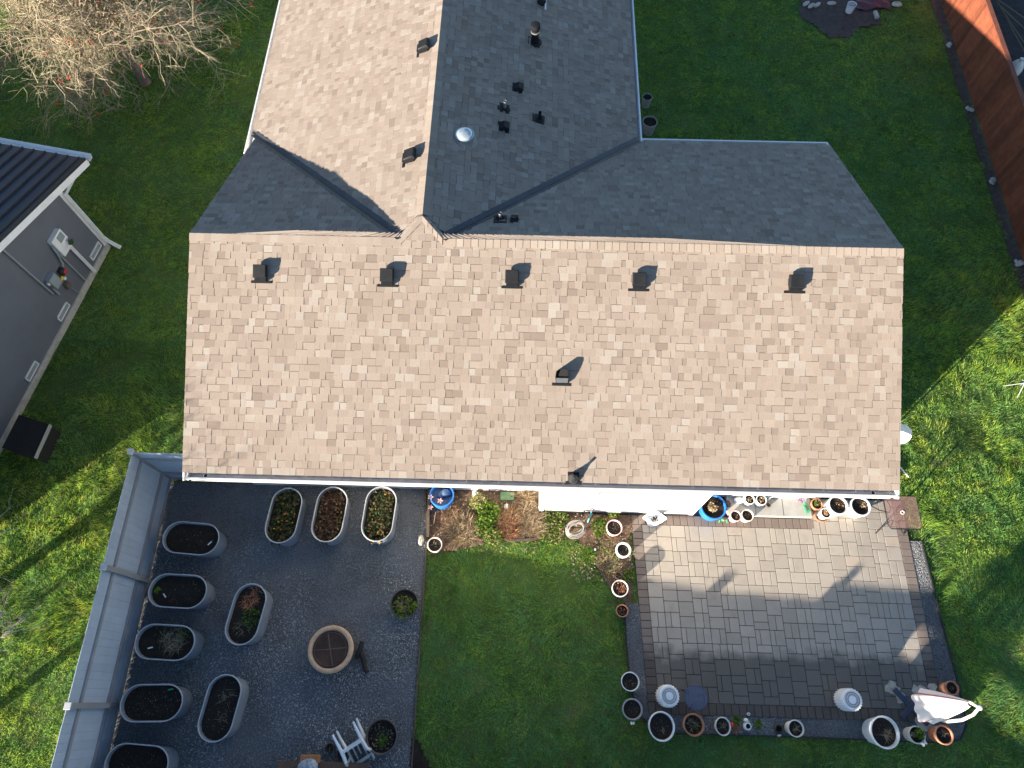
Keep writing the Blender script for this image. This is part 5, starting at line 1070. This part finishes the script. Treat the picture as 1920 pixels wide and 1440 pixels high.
c = G(1078, 990, .3); t = thing('hose_reel', (c.x, c.y, 0), 'coiled grey garden hose on a stand in the planting bed', 'hose reel'); t.rotation_euler = (0, 0, .42)
for k in range(7):
    rp = [Vector((.22 * (1 - .035 * k) * math.cos(a), .16 * math.sin(a) * (1 - .05 * k) - .05 + .03 * (k % 3), .26 + .018 * k + .03 * math.sin(a))) for a in np.linspace(0, 6.283, 22)]; MB().tube(rp, .014, 6, cap=False).build('hose_coil', MT['hose'], t, smooth=True)
MB().tube([(.2, -.1, 0), (.2, -.1, .35), (-.2, .1, .35), (-.2, .1, 0)], .014, 6).build('stand', MT['iron'], t); MB().sphere((.2, -.12, .06), (.05, .04, .05), 8, 5).build('foot', MT['terracotta'], t, smooth=True)
t = thing('garden_tap', (*G(1108, 958, .3)[:2], 0), 'tap with a turquoise hose end at the foot of the bay wall', 'tap'); MB().tube([(0, .12, .42), (0, .02, .42), (0, -.02, .36)], .014, 8).build('spout', MT['chrome'], t); MB().tube([(0, -.02, .36), (.01, -.05, .22), (-.02, -.12, .08), (-.05, -.2, .03)], .015, 8).build('hose_end', MT['turq'], t, smooth=True); MB().lathe([(.03, .44), (.035, .45), (.03, .46)], 10).build('handle', MT['redbox'], t)
def blob(name, u, v, z, size, mat, label, cat, jag=.15, rz=0):
    c = G(u, v, z); mb = MB().sphere((0, 0, size[2] * .6), size, 10, 6); mb.v = [(x * (1 + random.uniform(-jag, jag)), y * (1 + random.uniform(-jag, jag)), max(-.01, q * (1 + random.uniform(-jag, jag)))) for x, y, q in mb.v]
    o = mb.build(name, MT[mat], smooth=True); o.location = (c.x, c.y, max(0, z - size[2] * 1.2)); o.rotation_euler = (0, 0, rz); return props(o, label, cat)
blob('garden_stone', 789, 1012, .1, (.075, .11, .07), 'stone', 'pale stone on the gravel beside the cream pot', 'stone')
blob('garden_stone', 949, 949, .1, (.055, .07, .05), 'whiteplastic', 'white stone in the middle of the planting bed', 'stone')
blob('garden_stone', 1116, 1030, .06, (.028, .03, .025), 'whiteplastic', 'small white pebble at the lawn edge', 'stone')
c = G(890, 921, .3); t = thing('garden_ornament', (c.x, c.y, 0), 'small white ornament post in the bed under the eave', 'ornament'); MB().lathe([(.05, 0), (.045, .1), (.035, .2), (.045, .26), (.02, .32), (.0005, .33)], 14).build('figure', MT['whiteplastic'], t, smooth=True); MB().box((0, 0, .02), (.14, .12, .04), bev=.01).build('base', MT['whiteplastic'], t)
c = G(951, 930, .06); t = thing('valve_box', (c.x, c.y, 0), 'green irrigation valve box lid in the bed under the eave', 'valve box'); MB().box((0, 0, .03), (.32, .20, .06), bev=.012).build('lid', MT['greenbox'], t); MB().box((.1, 0, .062), (.05, .03, .006)).build('grip', MT['edging'], t)
# blue tub with cloth under the eave
t = pot(828, 928, 23, .38, 'blue', 'blue tub holding blue cloth beside the planting bed', cat='tub', rim=.024, taper=.9, depth=.2, soil='navy'); 
mb = MB().sphere((.03, .06, .24), (.16, .10, .09), 12, 8); mb.v = [(x + .02 * math.sin(20 * y), y + .02 * math.sin(14 * x), z + .015 * math.sin(25 * x)) for x, y, z in mb.v]; mb.build('cloth', MT['navy'], t, smooth=True)
c = t.location
for i, (u, v) in enumerate(((807, 932), (825, 939), (807, 951))):
    p = G(u, v, .38 if i < 2 else .25); q = thing('silk_flower', (p.x, p.y, p.z - .03), ('pink flower on the left rim of the blue tub', 'pink flower on the front rim of the blue tub', 'pink flower hanging below the blue tub')[i], 'flower', 'pink flowers on the blue tub')
    for k in range(5): a = k * 1.2566; MB().add([(0, 0, .02), (.045 * math.cos(a - .4), .045 * math.sin(a - .4), .035), (.07 * math.cos(a), .07 * math.sin(a), .03), (.045 * math.cos(a + .4), .045 * math.sin(a + .4), .035)], [(0, 1, 2, 3)]).build('petal', MT['pink'], q)
    MB().tube([(0, 0, -.08), (0, 0, .02)], .005, 5).build('stem', MT['turq'], q)
mb = MB(); a, b2 = G(817, 960, .25), G(812, 990, .02); props(MB().tube([a, b2], .006, 6).build('garden_cane', MT['straw']), 'thin cane leaning from the blue tub', 'cane')
# white ornament and a child's spade on the step
c = G(1388, 936, .3); t = thing('stone_animal', (c.x, c.y, .13), 'white animal ornament on the left of the door step', 'ornament'); mb = MB().sphere((0, 0, .08), (.12, .075, .085), 14, 8).sphere((.12, .03, .13), (.06, .055, .055), 10, 6); mb.build('body', MT['whiteplastic'], t, smooth=True)
for sy in (-.03, .03): MB().sphere((.12, .03 + sy, .19), (.018, .014, .03), 8, 5).build('ear', MT['whiteplastic'], t, smooth=True)
blob('garden_stone', 1366, 944, .16, (.06, .09, .06), 'brownpot', 'dark lump beside the blue tub on the step', 'stone')
c = G(1512, 952, .15); t = thing('toy_spade', (c.x, c.y, .13), 'green plastic toy spade with purple flowers at the right of the step', 'toy'); t.rotation_euler = (0, 0, .25)
MB().box((0, -.02, .02), (.11, .20, .015), bev=.004).build('blade', MT['green_plastic'], t); MB().tube([(0, .08, .03), (-.02, .28, .06)], .014, 8).build('handle', MT['green_plastic'], t); MB().box((0, -.01, .031), (.05, .13, .008)).build('grip_panel', MT['brownpot'], t)
mb = MB(); leaves(mb, (-.07, .22, .05), .09, 40, .015, .03, .08); mb.build('flowers', MT['purple'], t, kind='stuff')
c = G(1358, 973, .15); t = thing('wire_ornament', (c.x, c.y, .022), 'little green frog ornament below the blue planter', 'ornament')
MB().sphere((0, 0, .05), (.05, .04, .045), 10, 6).build('body', MT['green_plastic'], t, smooth=True); MB().sphere((0, -.02, .10), (.03, .03, .025), 8, 5).build('head', MT['straw'], t, smooth=True)
for sx in (-1, 1): MB().tube([(sx * .03, .01, .03), (sx * .08, -.02, .05), (sx * .09, -.05, .0)], .012, 6).build('leg', MT['green_plastic'], t)
# bits on the lower border
c = G(1404, 1362, .2); t = thing('dog_ornament', (c.x, c.y, 0), 'white dog shaped planter on the lower gravel border', 'ornament'); MB().lathe([(.05, 0), (.075, .05), (.08, .12), (.065, .17), (.05, .175), (.045, .14)], 18).build('body', MT['whiteplastic'], t, smooth=True); MB().lathe([(.0005, .15), (.046, .15)], 14).build('opening', MT['dark'], t); MB().sphere((-.02, .10, .12), (.05, .05, .05), 10, 6).build('head', MT['whiteplastic'], t, smooth=True)
for sx in (-.06, .03): MB().sphere((sx, .09, .165), (.02, .015, .025), 8, 5).build('ear', MT['stone'], t, smooth=True)
c = G(1404, 1339, .1); t = thing('solar_light', (c.x, c.y, .022), 'tiny white solar light on the patio edge', 'light'); MB().lathe([(.02, 0), (.02, .05), (.03, .06), (.03, .075), (.016, .08)], 14).build('shade', MT['whiteplastic'], t, smooth=True); MB().lathe([(.0005, .078), (.017, .078)], 12).build('cell', MT['navymetal'], t)
for u, v, lb, mt, k in ((1380, 1350, 'small feathery green plant beside the oval cream pot', 'leaf', 70), (1421, 1358, 'small spiky green plant right of the dog ornament', 'leaf', 60), (1378, 1366, 'small brown dry plant below the feathery green one', 'russet', 60)):
    shrub('border_plant', u, v, 0, lb, [('leaves', mt, 't', (.10, k, .05, .14, .012, .7))], 'plant')
c = G(1374, 1359, .08); props(MB().box((0, 0, .04), (.05, .07, .08), .3, bev=.012).build('red_ornament', MT['redbox']), 'small red ornament beside the oval cream pot', 'ornament').location = (c.x, c.y, 0)
# ================================================================== shrubs of the planting bed
DRY = lambda r, n, h0, h1, m='straw', w=.009, up=.75: ('stems', m, 't', (r, n, h0, h1, w, up))
shrub('dry_shrub', 868, 996, 0, 'large straw coloured dry shrub at the left of the bed', [DRY(.5, 420, .18, .48), DRY(.4, 160, .1, .3, 'deadstem'), ('low_leaves', 'leaf', 'l', (.34, 60, .015, .03, .1))])
shrub('dry_shrub', 843, 968, 0, 'low reddish dry shrub beside the blue tub', [DRY(.5, 180, .1, .28, 'russet'), DRY(.4, 120, .1, .25, 'deadstem')])
shrub('leafy_shrub', 897, 945, 0, 'pale leafy shrub below the white ornament post', [('leaves', 'straw', 'l', (.18, 140, .015, .032, .3)), ('leaves', 'leaf', 'l', (.2, 130, .015, .032, .3))])
shrub('leafy_shrub', 917, 965, 0, 'green leafy shrub running down the middle of the bed', [('leaves', 'leaf', 'l', (.26, 420, .015, .035, .22)), ('leaves', 'leaf', 'l', (.34, 200, .015, .03, .1))])
shrub('leafy_shrub', 908, 990, 0, 'green leafy clump beside the large straw coloured shrub', [('leaves', 'leaf', 'l', (.22, 300, .015, .03, .2))])
shrub('leafy_shrub', 925, 1010, 0, 'yellow green clump at the lawn edge of the bed', [('leaves', 'leaf', 'l', (.22, 260, .012, .028, .2)), ('leaves', 'straw', 'l', (.2, 60, .012, .025, .22))])
shrub('dry_shrub', 952, 975, 0, 'russet dry shrub with the white stone in the bed', [DRY(.4, 380, .14, .42, 'russet'), DRY(.35, 120, .12, .32, 'straw'), ('low_leaves', 'leaf', 'l', (.35, 110, .012, .025, .12))])
shrub('dry_shrub', 955, 995, 0, 'lower russet clump at the kerb of the bed', [DRY(.3, 220, .12, .32, 'russet'), DRY(.3, 80, .12, .28, 'orangestem')])
shrub('dry_shrub', 994, 970, 0, 'grey brown dry shrub next to the bay wall corner', [DRY(.42, 340, .16, .45, 'deadstem'), DRY(.4, 120, .12, .4, 'straw')])
shrub('dry_shrub', 985, 932, 0, 'tall thin dry stems under the eave by the bay wall', [DRY(.25, 120, .25, .55, 'straw', .008, 1.1)])
shrub('dry_shrub', 1003, 990, 0, 'grey brown dry clump at the kerb end', [DRY(.35, 220, .12, .32, 'straw'), DRY(.3, 120, .1, .3, 'deadstem')])
shrub('leafy_shrub', 1040, 970, 0, 'yellow green ground cover left of the hose reel', [('leaves', 'leaf', 'l', (.3, 380, .012, .028, .12)), ('leaves', 'straw', 'l', (.25, 70, .012, .025, .13))])
shrub('leafy_shrub', 1036, 1000, 0, 'green and yellow ground cover below the hose reel', [('leaves', 'leaf', 'l', (.3, 320, .012, .028, .1)), ('leaves', 'straw', 'l', (.26, 110, .012, .025, .11))])
shrub('leafy_shrub', 1125, 988, 0, 'low yellow green clump right of the hose reel', [('leaves', 'leaf', 'l', (.2, 220, .012, .028, .1))])
shrub('leafy_shrub', 1150, 962, 0, 'low green weeds at the foot of the bay wall', [('leaves', 'leaf', 'l', (.16, 140, .012, .028, .1)), DRY(.2, 40, .08, .2)])
shrub('iris_clump', 1102, 1042, 0, 'spiky bright green clump at the lawn edge', [('blades', 'leaf', 't', (.16, 130, .12, .30, .014, .6))], 'plant')
shrub('dry_shrub', 1142, 1055, 0, 'pale yellow grassy clump left of the small brown pot', [DRY(.4, 260, .08, .22, 'straw'), ('low_leaves', 'leaf', 'l', (.25, 120, .012, .025, .08))])
shrub('dry_shrub', 1136, 1020, 0, 'grey brown weeds between the two white pots of the bed', [DRY(.4, 140, .06, .16, 'deadstem'), ('low_leaves', 'leaf', 'l', (.25, 80, .012, .02, .06))])
shrub('leafy_shrub', 1178, 1080, 0, 'green weeds against the left patio edge', [('leaves', 'leaf', 'l', (.14, 120, .012, .025, .1))])
shrub('border_plant', 1120, 1005, 0, 'small yellow leaf plant below the hose reel', [('leaves', 'leaf', 'l', (.07, 50, .015, .03, .06))], 'plant')
# ================================================================== far right corner
def soilbits():
    rd = random.Random(5)
    for i, (u, v, lb) in enumerate(((1512, 5, 'pale cobble at the left of the bare soil patch, first of three'), (1522, 9, 'pale cobble at the left of the bare soil patch, second of three'), (1533, 7, 'pale cobble at the left of the bare soil patch, third of three'), (1560, 4, 'flat grey cobble behind the dark red tarp'))):
        o = blob('cobble', u, v, .08, (.16, .07, .06), 'stone', lb, 'cobble', .08, .7 if i < 3 else 0); o['group'] = 'cobbles on the bare soil'
soilbits()
c = G(1634, 6, 0); t = thing('tarp', (c.x, c.y, 0), 'crumpled dark red tarp on the bare soil patch', 'tarp'); mb = MB(); n = 18
for i in range(n + 1):
    for j in range(n + 1): x, y = (i / n - .5) * 1.1, (j / n - .5) * .7; mb.v.append((x, y + .06 * math.sin(6 * x), .05 + .10 * math.exp(-6 * (x * x + y * y)) + .03 * math.sin(13 * x + 5 * y) * math.cos(11 * y - 3 * x)))
mb.f = [(i * (n + 1) + j, (i + 1) * (n + 1) + j, (i + 1) * (n + 1) + j + 1, i * (n + 1) + j + 1) for i in range(n) for j in range(n)]; mb.t = [.5] * len(mb.f); mb.build('sheet', MT['tarp'], t, smooth=True)
c = G(1598, 8, .3); t = thing('bucket', (c.x, c.y, .04), 'pale blue bucket on the bare soil beside the tarp', 'bucket'); MB().lathe([(.0005, 0), (.11, 0), (.14, .26), (.145, .26), (.145, .27), (.13, .27), (.105, .02)], 20).build('body', MT['whiteplastic'], t, smooth=True); MB().lathe([(.0005, .255), (.13, .255)], 16).build('contents', MT['concrete'], t); MB().tube([(-.14, 0, .26), (-.1, -.1, .29), (.1, -.1, .29), (.14, 0, .26)], .005, 5).build('handle', MT['iron'], t)
c = G(1644, 25, .1); props(MB().box((0, 0, .05), (.12, .30, .09), .1, bev=.012).build('paving_stone', MT['stone']), 'upright grey stone right of the tarp', 'stone').location = (c.x, c.y, 0)
blob('garden_stone', 1683, 6, .1, (.17, .10, .07), 'stone', 'pale stone on the grass right of the tarp', 'stone')
for i, (u0, v0, u1, v1) in enumerate(((1872, 0, 1930, 40), (1876, 12, 1930, 62), (1880, 20, 1930, 95), (1870, 2, 1925, 105))):
    a, b2 = G(u0, v0, .5), G(u1, v1, .3); o = MB().tube([a, b2], .014, 6).build('garden_cane', MT['deadstem']); props(o, ('topmost', 'second', 'third', 'lowest')[i] + ' cane leaning beyond the cedar fence', 'cane', 'canes beyond the cedar fence')
c = G(1912, 118, .5); t = thing('pale_sack', (c.x, c.y, 0), 'pale sack beyond the sunlit part of the cedar fence', 'sack'); mb = MB().sphere((0, 0, .28), (.20, .24, .3), 12, 8); mb.v = [(x * (1 + .1 * math.sin(7 * z)), y + .03 * math.sin(9 * x), z) for x, y, z in mb.v]; mb.build('body', MT['cream'], t, smooth=True); MB().tube([(0, 0, .52), (0, .02, .64)], [.05, .07], 8).build('neck', MT['cream'], t)
# sprinkler tripod at the right edge
c = G(1915, 722, .3); t = thing('sprinkler', (c.x, c.y, 0), 'grey tripod sprinkler standing in the long grass at the right edge', 'sprinkler')
for k in range(3): a = k * 2.094 + .6; MB().tube([(0, 0, .42), (.24 * math.cos(a), .24 * math.sin(a), 0)], .010, 7).build('leg', MT['utilgrey'], t)
MB().tube([(0, 0, .40), (0, 0, .52)], .02, 8).build('head', MT['utilgrey'], t); MB().tube([(0, 0, .5), (-.12, .03, .53)], .012, 6).build('nozzle', MT['utilgrey'], t)
S.render.film_transparent = False
